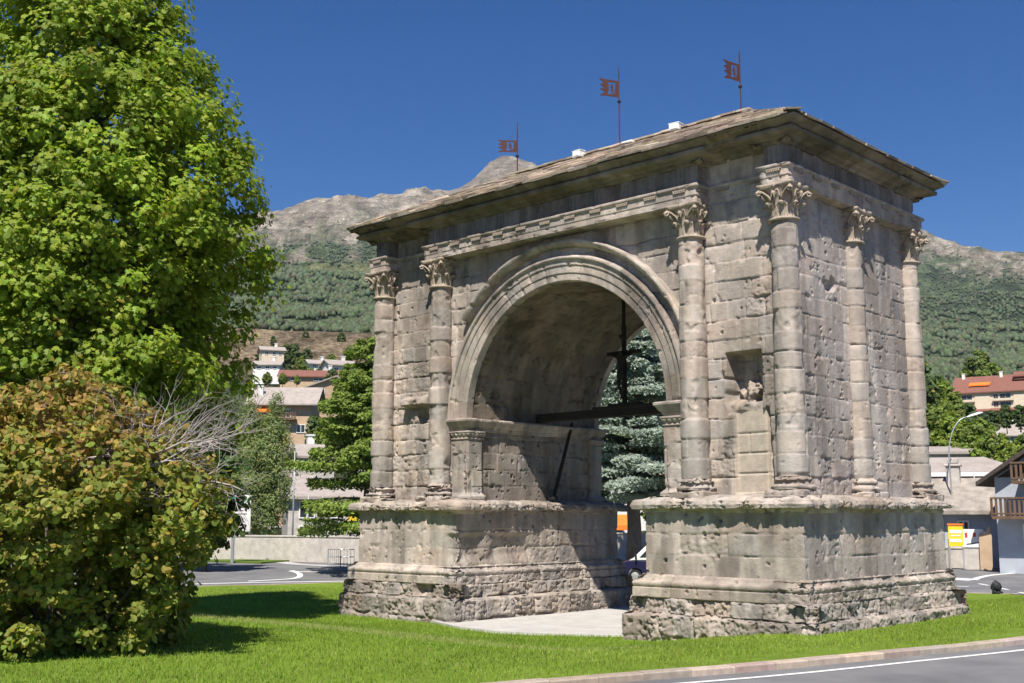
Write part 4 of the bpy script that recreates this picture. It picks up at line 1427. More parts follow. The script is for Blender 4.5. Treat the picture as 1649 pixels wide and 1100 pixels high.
def crown_points(rs, prof, ncl, per, crad, lump=.25, seed=0, shell=(.5, 1.0), squash=.8):
    """clusters of leaves inside a lumpy solid of revolution; returns centres and facing directions"""
    pz = np.array([p[0] for p in prof]); pr = np.array([p[1] for p in prof])
    # sample heights by radius
    zz = np.linspace(pz[0], pz[-1], 400)
    wgt = np.interp(zz, pz, pr) ** 1.2 + .02
    z = rs.choice(zz, ncl, p=wgt / wgt.sum()) + rs.uniform(-.05, .05, ncl)
    a = rs.uniform(0, 2 * PI, ncl)
    u = rs.uniform(shell[0] ** 2, shell[1] ** 2, ncl) ** .5
    R = np.interp(z, pz, pr)
    dirv = np.stack([np.cos(a), np.sin(a), 0 * a], 1)
    lp_ = 1 + lump * 2 * (fbm(np.stack([np.cos(a) * 2.2, np.sin(a) * 2.2, z / max(pr.max(), .1) * 1.5], 1) + seed, 3, seed) - .60)
    cc = dirv * (R * u * lp_)[:, None]
    cc[:, 2] = z
    cr_ = crad * rs.uniform(.6, 1.25, ncl)
    g = rs.normal(size=(ncl, per, 3))
    g /= np.linalg.norm(g, axis=2)[..., None]
    rr = rs.uniform(.25, 1, (ncl, per, 1)) ** .6
    off = g * rr * cr_[:, None, None]
    off[..., 2] *= squash
    pts = cc[:, None, :] + off
    out = dirv[:, None, :] * .5 + g * .55 + np.array([0, 0, .55]) + rs.normal(size=g.shape) * .35
    cid = np.repeat(np.arange(ncl), per)
    return pts.reshape(-1, 3), out.reshape(-1, 3), cid, cc

def limbs(mb, rs, base, top, r0, tips, n_main, wob=.2):
    """trunk with limbs running to some of the cluster centres"""
    pts = [Vector(base)]
    for t in np.linspace(.15, 1, 7):
        p = Vector(base).lerp(Vector(top), t)
        pts.append(p + Vector((rs.uniform(-wob, wob) * t, rs.uniform(-wob, wob) * t, 0)))
    mb.tube(pts, [r0 * (1 - .85 * i / (len(pts) - 1)) * (1.25 if i == 0 else 1) for i in range(len(pts))], 10)
    for k in range(min(n_main, len(tips))):
        tp = Vector(tips[k])
        hz = min(max((tp.z - base[2]) - (tp - Vector((base[0], base[1], tp.z))).length * .7, (top[2] - base[2]) * .12), (top[2] - base[2]) * .92)
        f = hz / (top[2] - base[2])
        s_ = Vector(base).lerp(Vector(top), f)
        mid = s_.lerp(tp, .5) + Vector((rs.uniform(-.2, .2), rs.uniform(-.2, .2), .25))
        rr_ = r0 * (1 - .8 * f) * .42
        mb.tube([s_, s_.lerp(mid, .5) + Vector((0, 0, .05)), mid, mid.lerp(tp, .6), tp], [rr_, rr_ * .8, rr_ * .55, rr_ * .35, rr_ * .15], 6, False)

def leaf_tints(rs, n, cid, base, var=.22, yellow=.0, ncl=None):
    b = np.array(base)
    ncl = int(cid.max()) + 1
    cv = rs.uniform(1 - var, 1 + var, (ncl, 1))
    t = b * cv[cid] * rs.uniform(.78, 1.22, (n, 1))
    t[:, 0] *= rs.uniform(.85, 1.2, n)
    if yellow > 0:
        m = rs.rand(n) < yellow
        t[m] = np.array([.26, .20, .025]) * rs.uniform(.7, 1.2, (m.sum(), 1))
        mc = (rs.rand(ncl) < yellow * .8)[cid] & (rs.rand(n) < .5)
        t[mc] = np.array([.24, .22, .03]) * rs.uniform(.7, 1.2, (mc.sum(), 1))
    return t

# the big maple on the left
def build_big_tree():
    rs = np.random.RandomState(3)
    b = at(98, 690, 36)
    gz = float(ground_z(b[0], b[1]))
    t = thing('maple_tree', 'huge dense bright green broadleaf tree filling the left edge behind the reddish bush', 'tree', (b[0], b[1], gz + .05))
    K = 36 / 32.5
    prof = [(3.9, 3.2), (4.8, 4.9), (6.2, 5.35), (8.0, 5.75), (9.6, 5.95), (11.3, 5.75), (13, 5.1), (15, 4.1), (17, 3.1), (19, 2.1), (21, 1.1), (22.3, .3)]
    prof = [(2.85 + (z - 2.85) * K, r * K * .83) for z, r in prof]
    P, D, cid, cc = crown_points(rs, prof, 1800, 74, .66, .30, 2, (.45, 1.0))
    tint = leaf_tints(rs, len(P), cid, (.225, .305, .030), .24, .010)
    leaf_cloud('crown', P, D, rs.uniform(.11, .24, len(P)), tint, MAPLE, M_LEAF, t, .3, rs)
    mb = MB()
    limbs(mb, rs, (0, 0, -.2), (.2, .1, 21.5), .4, cc[rs.permutation(len(cc))[:120]], 120)
    mb.build('trunk', M_BARK, t, True)
build_big_tree()

# the reddish bush in front, with its dead branches
def dead_branch(mb, rs, p, d, L, r, lev):
    pts = [Vector(p)]
    d = Vector(d).normalized()
    n = 7
    for i in range(n):
        d = (d + Vector((rs.uniform(-.3, .3), rs.uniform(-.3, .3), rs.uniform(-.26, .26)))).normalized()
        pts.append(pts[-1] + d * (L / n))
    mb.tube(pts, [r * (1 - .75 * i / n) for i in range(n + 1)], 5, False)
    if lev > 0:
        for i in range(2, n + 1):
            for _ in range(2 if lev > 1 else 1):
                if rs.rand() < .85:
                    dd = (d + Vector((rs.uniform(-1, 1), rs.uniform(-1, 1), rs.uniform(-.7, .9))) * .9).normalized()
                    dead_branch(mb, rs, pts[i], dd, L * rs.uniform(.35, .6), r * (1 - .6 * i / n) * .6, lev - 1)
def build_bush():
    rs = np.random.RandomState(8)
    b = at(95, 1040, 27.0)
    t = thing('hazel_bush', 'large bush with green lower leaves and red-brown top on the lawn at left', 'bush', (b[0], b[1], float(ground_z(b[0], b[1])) + .05))
    prof = [(.05, 2.1), (.5, 2.75), (1.2, 2.85), (2.0, 3.15), (2.7, 3.6), (3.3, 3.75), (3.9, 3.45), (4.4, 2.7), (5.0, 2.2), (5.4, 1.2), (5.7, .6), (5.95, .2)]
    prof = [(z, r * 1.13) for z, r in prof]
    P, D, cid, cc = crown_points(rs, prof, 820, 62, .42, .52, 5, (.3, 1.0))
    D = D + rs.normal(0, .55, D.shape)
    tint = leaf_tints(rs, len(P), cid, (.215, .25, .045), .25)
    up = sstep(2.7, 5.0, P[:, 2] + (fbm(P / 1.3, 3, 6) - .5) * 3.2)
    red = (rs.rand(len(P)) < up * .52)
    tint[red] = np.array([.33, .205, .065]) * rs.uniform(.55, 1.35, (red.sum(), 1)) * np.array([1, 1, 1]) + rs.uniform(-.02, .05, (red.sum(), 1)) * np.array([.6, 1, .1])
    yl = ~red & (rs.rand(len(P)) < .16 + .25 * up)
    tint[yl] = np.array([.36, .28, .06]) * rs.uniform(.6, 1.2, (yl.sum(), 1))
    leaf_cloud('foliage', P, D, rs.uniform(.09, .19, len(P)), np.clip(tint, .01, .5), OVAL, M_LEAF, t, .35, rs)
    mb = MB()
    for k in range(16):
        a = rs.uniform(0, 2 * PI); e = cc[rs.randint(len(cc))]
        s_ = Vector((math.cos(a) * .5, math.sin(a) * .5, -.1))
        m = s_.lerp(Vector(e), .5) + Vector((0, 0, .5))
        mb.tube([s_, s_.lerp(m, .5), m, Vector(e)], [.055, .045, .03, .012], 6, False)
    mb.build('stem', M_BARK, t, True)
    r3 = Vector(RGT)
    for k in range(13):
        s_ = r3 * rs.uniform(.9, 2.3) + Vector((rs.uniform(-.5, .5), -1.3 + rs.uniform(-.5, .5), rs.uniform(3.1, 3.9)))
        d = r3 * rs.uniform(.7, 1.1) + Vector((0, 0, rs.uniform(.2, .75)))
        mb = MB(); dead_branch(mb, rs, s_, d, rs.uniform(1.9, 2.8), .045, 2); mb.build('dead_branch', M_DEADWOOD, t, True)
    for k in range(5):
        s_ = r3 * rs.uniform(-1.6, .6) + Vector((rs.uniform(-.5, .5), rs.uniform(-1.2, .2), rs.uniform(4.6, 5.5)))
        mb = MB(); dead_branch(mb, rs, s_, r3 * rs.uniform(-.3, .6) + Vector((0, 0, 1)), rs.uniform(.7, 1.1), .02, 1); mb.build('dead_branch', M_DEADWOOD, t, True)
build_bush()

# cedars
def build_cedar(name, label, base, H, Lmax, seed, col, col2, lo=.10, droop=.08, dens=1.0):
    rs = np.random.RandomState(seed)
    t = thing(name, label, 'tree', base)
    mb = MB()
    pts = [(rs.uniform(-.08, .08), rs.uniform(-.08, .08), H * k / 8) for k in range(9)]
    mb.tube(pts, [H * .026 * (1 - .93 * k / 8) for k in range(9)], 9)
    Ps, Ds, Ts, Ss = [], [], [], []
    z = H * lo
    a0 = 0
    while z < H * .985:
        f = z / H
        L0 = Lmax * (1 - f) ** .75 * (.55 + .45 * min(1, (f - lo) * 5 + .55)) + .25
        nb = 6 if f < .8 else 4
        for k in range(nb):
            a = a0 + 2 * PI * k / nb + rs.uniform(-.35, .35)
            L = L0 * rs.uniform(.70, 1.18)
            zz = z + rs.uniform(-.25, .25)
            u = np.array([math.cos(a), math.sin(a), 0]); v = np.array([-math.sin(a), math.cos(a), 0])
            rise = rs.uniform(-.02, .20)
            end = u * L + np.array([0, 0, zz + rise * L - droop * L * .6])
            midp = u * L * .5 + np.array([0, 0, zz + rise * L * .7])
            mb.tube([(0, 0, zz - .05), tuple(midp), tuple(end)], [max(.02, .02 * L), .012 * L + .008, .006], 5, False)
            n = int(150 * L * dens * (1 if f < .8 else 1.2))
            s_ = rs.uniform(.12, 1.03, n) ** .8
            wd = .42 * L * np.sin(np.clip(s_, 0, 1) * PI * .86 + .25) * .75
            lat = rs.uniform(-1, 1, n) * wd
            fing = .5 + .5 * np.sin(s_ * L * 7 + np.abs(lat) * 9 + k)
            kp = rs.rand(n) < .35 + .65 * fing
            s_, lat = s_[kp], lat[kp]
            zc = zz + (rise * L) * np.interp(s_, [0, .5, 1.05], [0, .7, 1 - droop * .6 / max(rise, .02) * 0]) - droop * L * s_ ** 2 * .6 - np.abs(lat) * .16 + rs.normal(0, .05, len(s_)) - rs.uniform(0, .34, len(s_)) * (rs.rand(len(s_)) < .55)
            p = u[None] * (s_ * L)[:, None] + v[None] * lat[:, None]
            p[:, 2] = zc
            Ps.append(p)
            d = np.array([0, 0, .75]) + u[None] * .55 + v[None] * np.sign(lat)[:, None] * .25 + rs.normal(0, .5, (len(s_), 3))
            Ds.append(d)
            c = np.array(col) + (np.array(col2) - np.array(col)) * rs.uniform(0, 1, (len(s_), 1)) * np.clip(s_, .2, 1)[:, None]
            Ts.append(c * rs.uniform(.75, 1.25, (len(s_), 1)))
            Ss.append(rs.uniform(.13, .28, len(s_)))
        z += rs.uniform(.42, .75) * (1.25 if f < .55 else .75)
        a0 += 1.1
    P = np.concatenate(Ps); D = np.concatenate(Ds); T = np.concatenate(Ts); S_ = np.concatenate(Ss)
    leaf_cloud('foliage', P, D, S_, T, ([(-.16, 0), (.16, 0), (.24, .6), (.04, 1), (-.2, .7)], [(0, 1, 2, 3, 4)]), M_NEEDLE, t, .2, rs)
    mb.build('trunk', M_BARK, t, True)
    return t
def gp(px, d):
    p = at(px, 900, d)
    return (float(p[0]), float(p[1]), float(ground_z(p[0], p[1])))
build_cedar('green_cedar', 'bright green layered cedar tree just left of the arch', gp(592, 63), 13.4, 5.9, 21, (.13, .19, .035), (.28, .37, .07), .20, .08, 1.7)
build_cedar('blue_cedar', 'grey-blue cedar tree seen through the archway', gp(1022, 68), 18, 5.4, 22, (.21, .26, .22), (.42, .48, .41), .22, .16, 2.2)

def build_birch():
    rs = np.random.RandomState(14)
    b = on_ground(400, 897)
    for k, (px, H, lean, lb) in enumerate(((413, 10.6, -.7, 'slender birch with a white trunk leaning left beside the information board'),
                                           (424, 11.4, .6, 'slender birch with a straight white trunk left of the green cedar'))):
        p = on_ground(px, 897)
        t = thing('birch_tree', lb, 'tree', p, 0, 'birches by the boundary wall')
        prof = [(1.6, .6), (2.6, 1.5), (4.6, 2.2), (6.6, 2.1), (8.6, 1.4), (H + .4, .2)]
        P, D, cid, cc = crown_points(rs, prof, 380, 46, .46, .5, 4 + k, (.2, 1.0), 1.3)
        P[:, 0] += RGT[0] * lean * (P[:, 2] / H); P[:, 1] += RGT[1] * lean * (P[:, 2] / H)
        tint = leaf_tints(rs, len(P), cid, (.21, .265, .10), .25, .01)
        leaf_cloud('crown', P, D, rs.uniform(.15, .26, len(P)), tint, LANCE, M_LEAF, t, .2, rs)
        mb = MB()
        pts = [(RGT[0] * lean * q + .06 * math.sin(q * 9), RGT[1] * lean * q, H * q) for q in np.linspace(0, 1, 9)]
        mb.tube(pts, [.13 * (1 - .85 * q) for q in np.linspace(0, 1, 9)], 8)
        for i in range(26):
            q = rs.uniform(.25, .9); c_ = Vector(cc[rs.randint(len(cc))]); c_.x += RGT[0] * lean * c_.z / H; c_.y += RGT[1] * lean * c_.z / H
            s_ = Vector((RGT[0] * lean * q, RGT[1] * lean * q, H * q))
            if c_.z > s_.z - .5:
                mb.tube([s_, s_.lerp(c_, .5) + Vector((0, 0, .2)), c_], [.035, .022, .008], 5, False)
        mb.build('trunk', M_BIRCH, t, True)
build_birch()

# grass blades over the visible part of the island
def build_grass():
    rs = np.random.RandomState(4)
    n = 330000
    P = np.c_[rs.uniform(-26, 14, n), rs.uniform(-20, 20, n)]
    k = in_poly(P, offset_loop(ISLAND, -.30)) & ~in_poly(P, PAVE)
    for sx in (1, -1):
        x0, x1 = (3.2, 8.95) if sx > 0 else (-8.95, -3.2)
        k &= ~((P[:, 0] > x0 - .05) & (P[:, 0] < x1 + .05) & (P[:, 1] > -1.05) & (P[:, 1] < YD + 1.05))
    dist = np.hypot(P[:, 0] - CAM[0], P[:, 1] - CAM[1])
    k &= rs.rand(n) < np.clip(34 / dist, .25, 1)
    P = P[k]; n = len(P)
    z = lawn_z(P[:, 0], P[:, 1])
    e = rs.uniform(0, 2 * PI, n)
    h = rs.uniform(.035, .085, n) * (.75 + .6 * vn(np.c_[P / 1.2, np.zeros(n)], 3))
    wv = np.stack([np.cos(e), np.sin(e), 0 * e], 1) * .011
    b = np.c_[P, z]
    tip = b + np.c_[rs.normal(0, .022, (n, 2)), h]
    V = np.stack([b - wv, b + wv, tip], 1)
    big = fbm(np.c_[P / 2.5, np.zeros(n)], 3, 8)[:, None]
    big2 = sstep(.35, .65, fbm(np.c_[P / 6., np.zeros(n)], 3, 18))[:, None]
    c = (np.array([.19, .295, .032]) * (1 - big2) + np.array([.25, .33, .05]) * big2) * (.55 + .85 * big) * rs.uniform(.7, 1.3, (n, 1))
    band = sstep(1.9, .5, np.abs(P[:, 1] + 6.1 - .12 * P[:, 0] + 1.2 * (big[:, 0] - .5)))[:, None] * sstep(9, 4, P[:, 0])[:, None]
    c = c * (1 - .75 * band) + .75 * band * np.array([.34, .36, .14])
    c = c * 1.1
    dry = rs.rand(n) < .05
    c[dry] = np.array([.25, .22, .08])
    o = mesh_np('grass', V.reshape(-1, 3), np.arange(n * 3).reshape(-1, 3), M_GRASS, None, np.repeat(c, 3, 0), False)
    tag(o, 'short mown green grass of the lawn around the arch', 'grass', kind='stuff')
build_grass()

# ------------------------------------------------------------------ houses
def face_cam(p):
    """turn so that the local -y side looks towards the road side where the photograph was taken"""
    return math.atan2(CAM[1] - p[1], CAM[0] - p[0]) + PI / 2

def gable_house(name, label, cat, pos, W, D, Hw, rz, wall, roofm, pitch=24, over=.7, ridge='x', windows=(), awning=None, balcony=(), chimneys=(), group=None, base=0.0, wpane=M_GLASS, wframe=M_WHITE, below=2.5):
    t = thing(name, label, cat, pos, rz, group)
    mb = MB()
    rise = (D / 2 if ridge == 'x' else W / 2) * math.tan(rad(pitch))
    if ridge == 'x':
        poly = [(-D / 2, -below), (D / 2, -below), (D / 2, Hw), (0, Hw + rise), (-D / 2, Hw)]
        mb.prism(poly, 0, -W / 2, W / 2)
    else:
        poly = [(-W / 2, -below), (W / 2, -below), (W / 2, Hw), (0, Hw + rise), (-W / 2, Hw)]
        mb.prism(poly, 1, -D / 2, D / 2)
    mb.build('wall', wall, t)
    mb = MB()
    th = .22
    half = (D if ridge == 'x' else W) / 2 + over
    e = Hw + .03 - over * math.tan(rad(pitch))
    top = Hw + rise + .03
    poly = [(-half, e), (0, top), (half, e), (half, e + th), (0, top + th * 1.15), (-half, e + th)]
    if ridge == 'x': mb.prism(poly, 0, -W / 2 - over, W / 2 + over)
    else: mb.prism(poly, 1, -D / 2 - over, D / 2 + over)
    rf = mb.build('roof', roofm, t)
    for cx_, cy_ in chimneys:
        mb = MB()
        zt = top - abs(cy_ if ridge == 'x' else cx_) * math.tan(rad(pitch))
        mb.box((cx_, cy_, zt + .5), (.7, .7, 1.7)); mb.box((cx_, cy_, zt + 1.42), (.9, .9, .16))
        mb.build('chimney', M_PLASTER, rf)
    for (wx, wz, ww, wh) in windows:
        window(t, wx, -D / 2, wz, ww, wh, wframe, wpane)
    for (x0, x1, z) in balcony:
        mb = MB()
        mb.box(((x0 + x1) / 2, -D / 2 - .65, z), (x1 - x0, 1.3, .16))
        n = int((x1 - x0) / .22)
        for i in range(n + 1):
            mb.box((x0 + (x1 - x0) * i / n, -D / 2 - 1.24, z + .5), (.12, .04, .9))
        mb.box(((x0 + x1) / 2, -D / 2 - 1.25, z + 1.0), (x1 - x0 + .1, .1, .09))
        mb.box(((x0 + x1) / 2, -D / 2 - 1.25, z + .2), (x1 - x0 + .1, .06, .09))
        mb.build('balcony', M_BROWNW, t)
    if awning:
        x0, x1, z, dp, m_ = awning
        mb = MB()
        mb.prism([(-D / 2 - dp, z - dp * .35 - .25), (-D / 2 - dp, z - dp * .35), (-D / 2, z + .05), (-D / 2, z - .03), (-D / 2 - dp + .05, z - dp * .35 - .06)], 0, x0, x1)
        mb.build('awning', m_, t)
    return t

def window(parent, x, y, z, ww, wh, frame=M_WHITE, pane=M_GLASS):
    mb = MB()
    f = .09
    mb.box((x - ww / 2 - f / 2, y - .04, z), (f, .12, wh + 2 * f)); mb.box((x + ww / 2 + f / 2, y - .04, z), (f, .12, wh + 2 * f))
    mb.box((x, y - .04, z + wh / 2 + f / 2), (ww, .12, f)); mb.box((x, y - .04, z - wh / 2 - f / 2), (ww, .16, f))
    mb.box((x, y - .035, z), (.07, .08, wh))
    o = mb.build('window', frame, parent)
    mb = MB(); mb.box((x, y - .005, z), (ww, .03, wh)); mb.build('pane', pane, o)
    return o

def hz(p): return float(hill_z(np.array(p[0]), np.array(p[1]))[0])

# the big stone-roofed chalet behind the cedar
p = at(462, 680, 178); p[2] = 2.85 + 178 * tan_el(462, 700)
gable_house('chalet', 'brown chalet with a broad grey stone roof and orange awning above the birches', 'house', p, 8.6, 8, 4.6, face_cam(p) + rad(-10), M_OCHRE, M_GREYROOF, 30, 1.1,
            windows=[(-2.8, 2.9, 1.4, 1.2), (.6, 2.9, 1.1, 1.2), (2.8, .6, 1.1, 1.1)], awning=(-4.3, -1.4, 3.7, 1.5, M_ORANGE), balcony=[(-4.0, 2.2, 1.9)], chimneys=[(-3.6, -2.2)], below=3)
# small houses scattered on the slope to the left
def small(px, py, d, W, D, H, wall, roof, lab, rot=0, ridge='x', pitch=22):
    p = at(px, py, d)
    p[2] = 2.85 + d * tan_el(px, py)
    gable_house('house', lab, 'house', p, W, D, H, face_cam(p) + rad(rot), wall, roof, pitch, .6, ridge, windows=[(-W * .28, H * .6, W * .14, H * .3), (W * .05, H * .6, W * .14, H * .3), (W * .32, H * .6, W * .12, H * .3)],
                chimneys=[(W * .2, .5)], group='small houses on the left hillside', below=3)
small(437, 579, 330, 6.2, 5.5, 2.3, M_CREAM, M_GREYROOF, 'cream house with a flat grey roof, highest on the left slope beside the big tree', 8)
small(432, 601, 290, 6.5, 5, 1.8, M_PLASTER, M_GREYROOF, 'low white house with dark windows half hidden beside the big tree', -12)
small(512, 597, 310, 6, 5.5, 1.5, M_PLASTER, M_GREYROOF, 'pale grey roofed house just left of the green cedar, below the bare slope', 15)
small(509, 622, 240, 14, 7, 1.6, M_OCHRE, M_TILE, 'long low house with a red brown tiled roof behind the chalet', -4)
small(545, 612, 260, 6, 6, 3.0, M_PLASTER, M_GREYROOF, 'small white house showing between the upper cedar boughs', 20)
small(530, 648, 205, 9, 8, 2.2, M_OCHRE, M_GREYROOF, 'brown house with a dark grey roof beside the chalet, behind the cedar', 14, 'y')
small(482, 757, 122, 6, 5.5, 1.3, M_WALLST, M_GREYROOF, 'beige house with a grey roof below the brown chalet', 12)
# white house behind the wall with a yellow awning
p = at(545, 868, 100); p[2] = 0
gable_house('house', 'pale house with a yellow awning behind the green cedar', 'house', p, 9, 8, 4.4, face_cam(p) + rad(6), M_WALLST, M_GREYROOF, 18, .6,
            windows=[(-3.0, 3.4, 1.1, 1.2), (-.6, 3.4, 1.1, 1.2), (2.6, 1.3, 1.4, 1.6), (-3.0, 1.3, 1.1, 1.5)], awning=(.2, 4.0, 3.3, 1.5, M_YELLOW), chimneys=[(2, 1)])
p = at(420, 860, 112); p[2] = 0
gable_house('house', 'pale ochre house standing behind the birches', 'house', p, 9, 8, 5.0, face_cam(p) + rad(-14), M_OCHRE, M_GREYROOF, 20, .6,
            windows=[(-2.6, 3.8, 1.1, 1.3), (1.4, 3.8, 1.1, 1.3), (2.6, 1.2, 1.4, 1.4)], chimneys=[(-1, 1)])
p = at(1035, 850, 104); p[2] = 0
gable_house('house', 'white house with a red brown roof behind the blue cedar', 'house', p, 10, 8, 6.2, face_cam(p) + rad(8), M_PLASTER, M_TILE, 20, .6,
            windows=[(-3.2, 4.8, 1.1, 1.4), (0, 4.8, 1.1, 1.4), (3.2, 4.8, 1.1, 1.4), (-3, 1.6, 1.4, 1.5)], chimneys=[(2, 0)])
p = at(1000, 846, 84); p[2] = 2.0
mb = MB()
awn = thing('orange_awning', 'small bright orange awning on posts seen through the arch beside the shaded pier', 'awning', (p[0], p[1], 0), face_cam(p))
mb.prism([(-.9, 1.9), (-.9, 2.25), (.6, 3.0), (.6, 2.9)], 0, -.75, .75); mb.build('canopy', M_ORANGE, awn)
for sx in (-.7, .7):
    mb = MB(); mb.tube([(sx, -.85, 0), (sx, -.85, 1.95)], .03, 6); mb.build('post', M_GREYM, awn)

# terraced houses on the right slope
def terrace(x, label, first):
    t = thing('terraced_house', label, 'house', (0, 0, 0), 0, 'terraced houses on the right slope')
    W, D, H = 11.0, 12, 5.4
    mb = MB(); mb.prism([(-D / 2, -6), (D / 2, -6), (D / 2, H + 1.6), (.5, H + 4.9), (-D / 2, H)], 0, -W / 2, W / 2); mb.build('wall', M_CREAM, t)
    if first:
        mb = MB(); mb.box((-W / 2 - .06, 0, 1.8), (.10, D - .2, 7.2)); mb.build('gable_shade_panel', M_SHADEPL, t)  # blue-grey sheet over the cream gable, standing in for its shade
    mb = MB(); mb.prism([(-D / 2 - .9, H - .6), (.5, H + 5.0), (D / 2 + .5, H + 1.4), (D / 2 + .5, H + 1.7), (.5, H + 5.3), (-D / 2 - .9, H - .3)], 0, -W / 2 - (.5 if first else -.02), W / 2 + .02); rf = mb.build('roof', M_TILE, t)
    mb = MB(); mb.box((-3.2, -.2, H + 5.4), (.9, .9, 1.8)); mb.box((-3.2, -.2, H + 6.3), (1.1, 1.1, .16)); mb.build('chimney', M_PLASTER, rf)
    if not first:
        mb = MB(); mb.prism([(-3.6, H + 4.2), (.4, H + 6.1), (.4, H + 5.8), (-3.4, H + 4.0)], 0, .4, 4.2); mb.box((2.3, -1.4, H + 4.0), (3.2, 3.4, 1.4)); mb.build('dormer', M_TILE, rf)
    for wx, ww in ((-4.2, 1.3), (-1.5, 3.0)):
        for z in (3.5, 1.2):
            window(t, wx, -D / 2, z, ww, 1.7 if z > 2 else 1.3, M_CREAM)
    mb = MB(); mb.box((3.0, -D / 2 - .12, 2.4), (4.4, .22, 4.9)); mb.build('pale_bay', M_CREAM, t)
    mb = MB(); mb.box((-2.2, -D / 2 - .5, 2.25), (6.0, .9, .16)); mb.box((-2.2, -D / 2 - .92, 2.6), (6.0, .08, .6)); mb.build('balcony', M_CREAM, t)
    mb = MB(); mb.prism([(-D / 2 - 2.2, -.75), (-D / 2, .05), (-D / 2, -.15), (-D / 2 - 2.2, -.95)], 0, -W / 2, W / 2); mb.build('porch_roof', M_TILE, t)
    return t
pT = at(1585, 665, 385); pT[2] = 2.85 + 385 * tan_el(1585, 661)
rzT = face_cam(pT) + rad(-10)
ux, uy = math.cos(rzT), math.sin(rzT)
for i, lb in enumerate(('leftmost terraced house of the red roofed row with an orange awning on its roof terrace', 'middle terraced house of the red roofed row, with a dormer', 'right-hand terraced house of the red roofed row at the picture edge')):
    h = terrace(0, lb, i == 0)
    h.location = (pT[0] + ux * (i - .2) * 11.03, pT[1] + uy * (i - .2) * 11.03, pT[2]); h.rotation_euler = (0, 0, rzT)
    if i == 0:
        mb = MB(); mb.prism([(-4.8, 7.2), (-4.8, 7.5), (-2.6, 8.5), (-2.6, 8.2)], 0, -1.0, 5.0); mb.build('awning', M_ORANGE, h)
p = at(1488, 672, 300); p[2] = 2.85 + 300 * tan_el(1488, 668)
gable_house('house', 'cream house with a red tiled roof mostly hidden behind the right edge of the arch', 'house', p, 6, 7, 3.4, face_cam(p), M_CREAM, M_TILE, 24, .7, windows=[(-1.2, 1.8, 1, 1.3), (1.4, 1.8, 1, 1.3)], below=5)
# grey-roofed house among the trees
p = at(1640, 712, 215); p[2] = 2.85 + 215 * tan_el(1640, 716)
h = gable_house('house', 'house with a pale grey roof and a dark dormer among the trees on the right', 'house', p, 9.0, 8, 1.4, face_cam(p) + rad(12), M_SHADEPL, M_GREYROOF, 26, .6, windows=[(-1.5, .8, 1, 1)], chimneys=[(-.6, .3)], below=5)
mb = MB(); mb.prism([(-.9, 2.0), (.9, 2.0), (0, 2.9)], 1, -2.6, -.6); mb.build('dormer', M_DKTIMB, h)
# low modern building with white fascia and maroon band
p = at(1530, 800, 96); p[2] = 2.85 + 96 * tan_el(1530, 812)
t = thing('modern_building', 'low modern building with a flat grey roof, white fascia and maroon wall band', 'building', p, face_cam(p) + rad(4))
mb = MB(); mb.box((0, 0, .4), (9.6, 7, 3.2)); mb.build('wall', M_PLASTER, t)
mb = MB(); mb.box((-.2, -3.54, 1.45), (8.9, .10, 1.0)); mb.build('maroon_band', M_MAROON, t)
mb = MB(); mb.box((0, 0, 2.15), (10.8, 8.4, .30)); mb.build('fascia', M_WHITE, t)
mb = MB(); mb.add([(-5.4, -4.2, 2.31), (5.4, -4.2, 2.31), (5.4, 4.2, 2.31), (-5.4, 4.2, 2.31), (-2.6, 0, 3.6), (2.6, 0, 3.6)], [(0, 1, 5, 4), (2, 3, 4, 5), (1, 2, 5), (3, 0, 4), (3, 2, 1, 0)]); mb.build('roof', M_GREYROOF, t)
p = at(1528, 760, 112); p[2] = 2.85 + 112 * tan_el(1528, 775)
gable_house('house', 'white walled house with a dark flat roof edge behind the modern building', 'house', p, 9, 7, 2.3, face_cam(p) + rad(14), M_PLASTER, M_GREYROOF, 9, .6, windows=[(2.9, 1.2, 2.4, 1.0)], below=3)
# old stone-roofed house behind the railing
p = at(1532, 860, 74); p[2] = .9
t = gable_house('stone_roofed_house', 'old house with a rough stone slab roof and wall tinted blue-grey for shade behind the railing', 'house', p, 6.4, 6, 2.4, face_cam(p) + rad(-6), M_SHADEPL, M_SLATE2, 27, .7, windows=[(-.4, 1.5, .5, .6), (1.0, 1.4, .45, .5)], chimneys=[], below=1.2)  # wall shade comes from the blue-grey plaster colour
mb = MB(); mb.box((.35, -.5, 4.2), (.75, .75, 1.4), bev=.04); mb.box((.35, -.5, 4.95), (.95, .95, .14), bev=.03); mb.box((.35, -.5, 5.2), (.6, .6, .3), bev=.05); mb.build('chimney', M_WALLST, t)
# dark-roofed chalet at the right edge
p = at(1712, 868, 69); p[2] = .9
t = gable_house('chalet', 'chalet with walls tinted blue-grey for shade, a dark overhanging gable and wooden balconies at the right picture edge', 'house', p, 4.9, 6, 4.0, face_cam(p) + rad(-14), M_SHADEPL, M_DKTIMB, 33, .75, 'y',  # shade on the chalet wall is painted by the blue-grey plaster
                windows=[(-.6, 1.0, .9, 1.0), (.9, 1.0, .9, 1.2), (.1, 3.0, .9, 1.3)], balcony=[(-2.3, 2.3, 1.9), (-1.2, 2.3, 3.7)], below=1.2)
mb = MB(); mb.prism([(-2.3, 4.0), (2.3, 4.0), (0, 5.35)], 1, -3.08, -3.02); mb.build('timber_gable', M_DKTIMB, t)

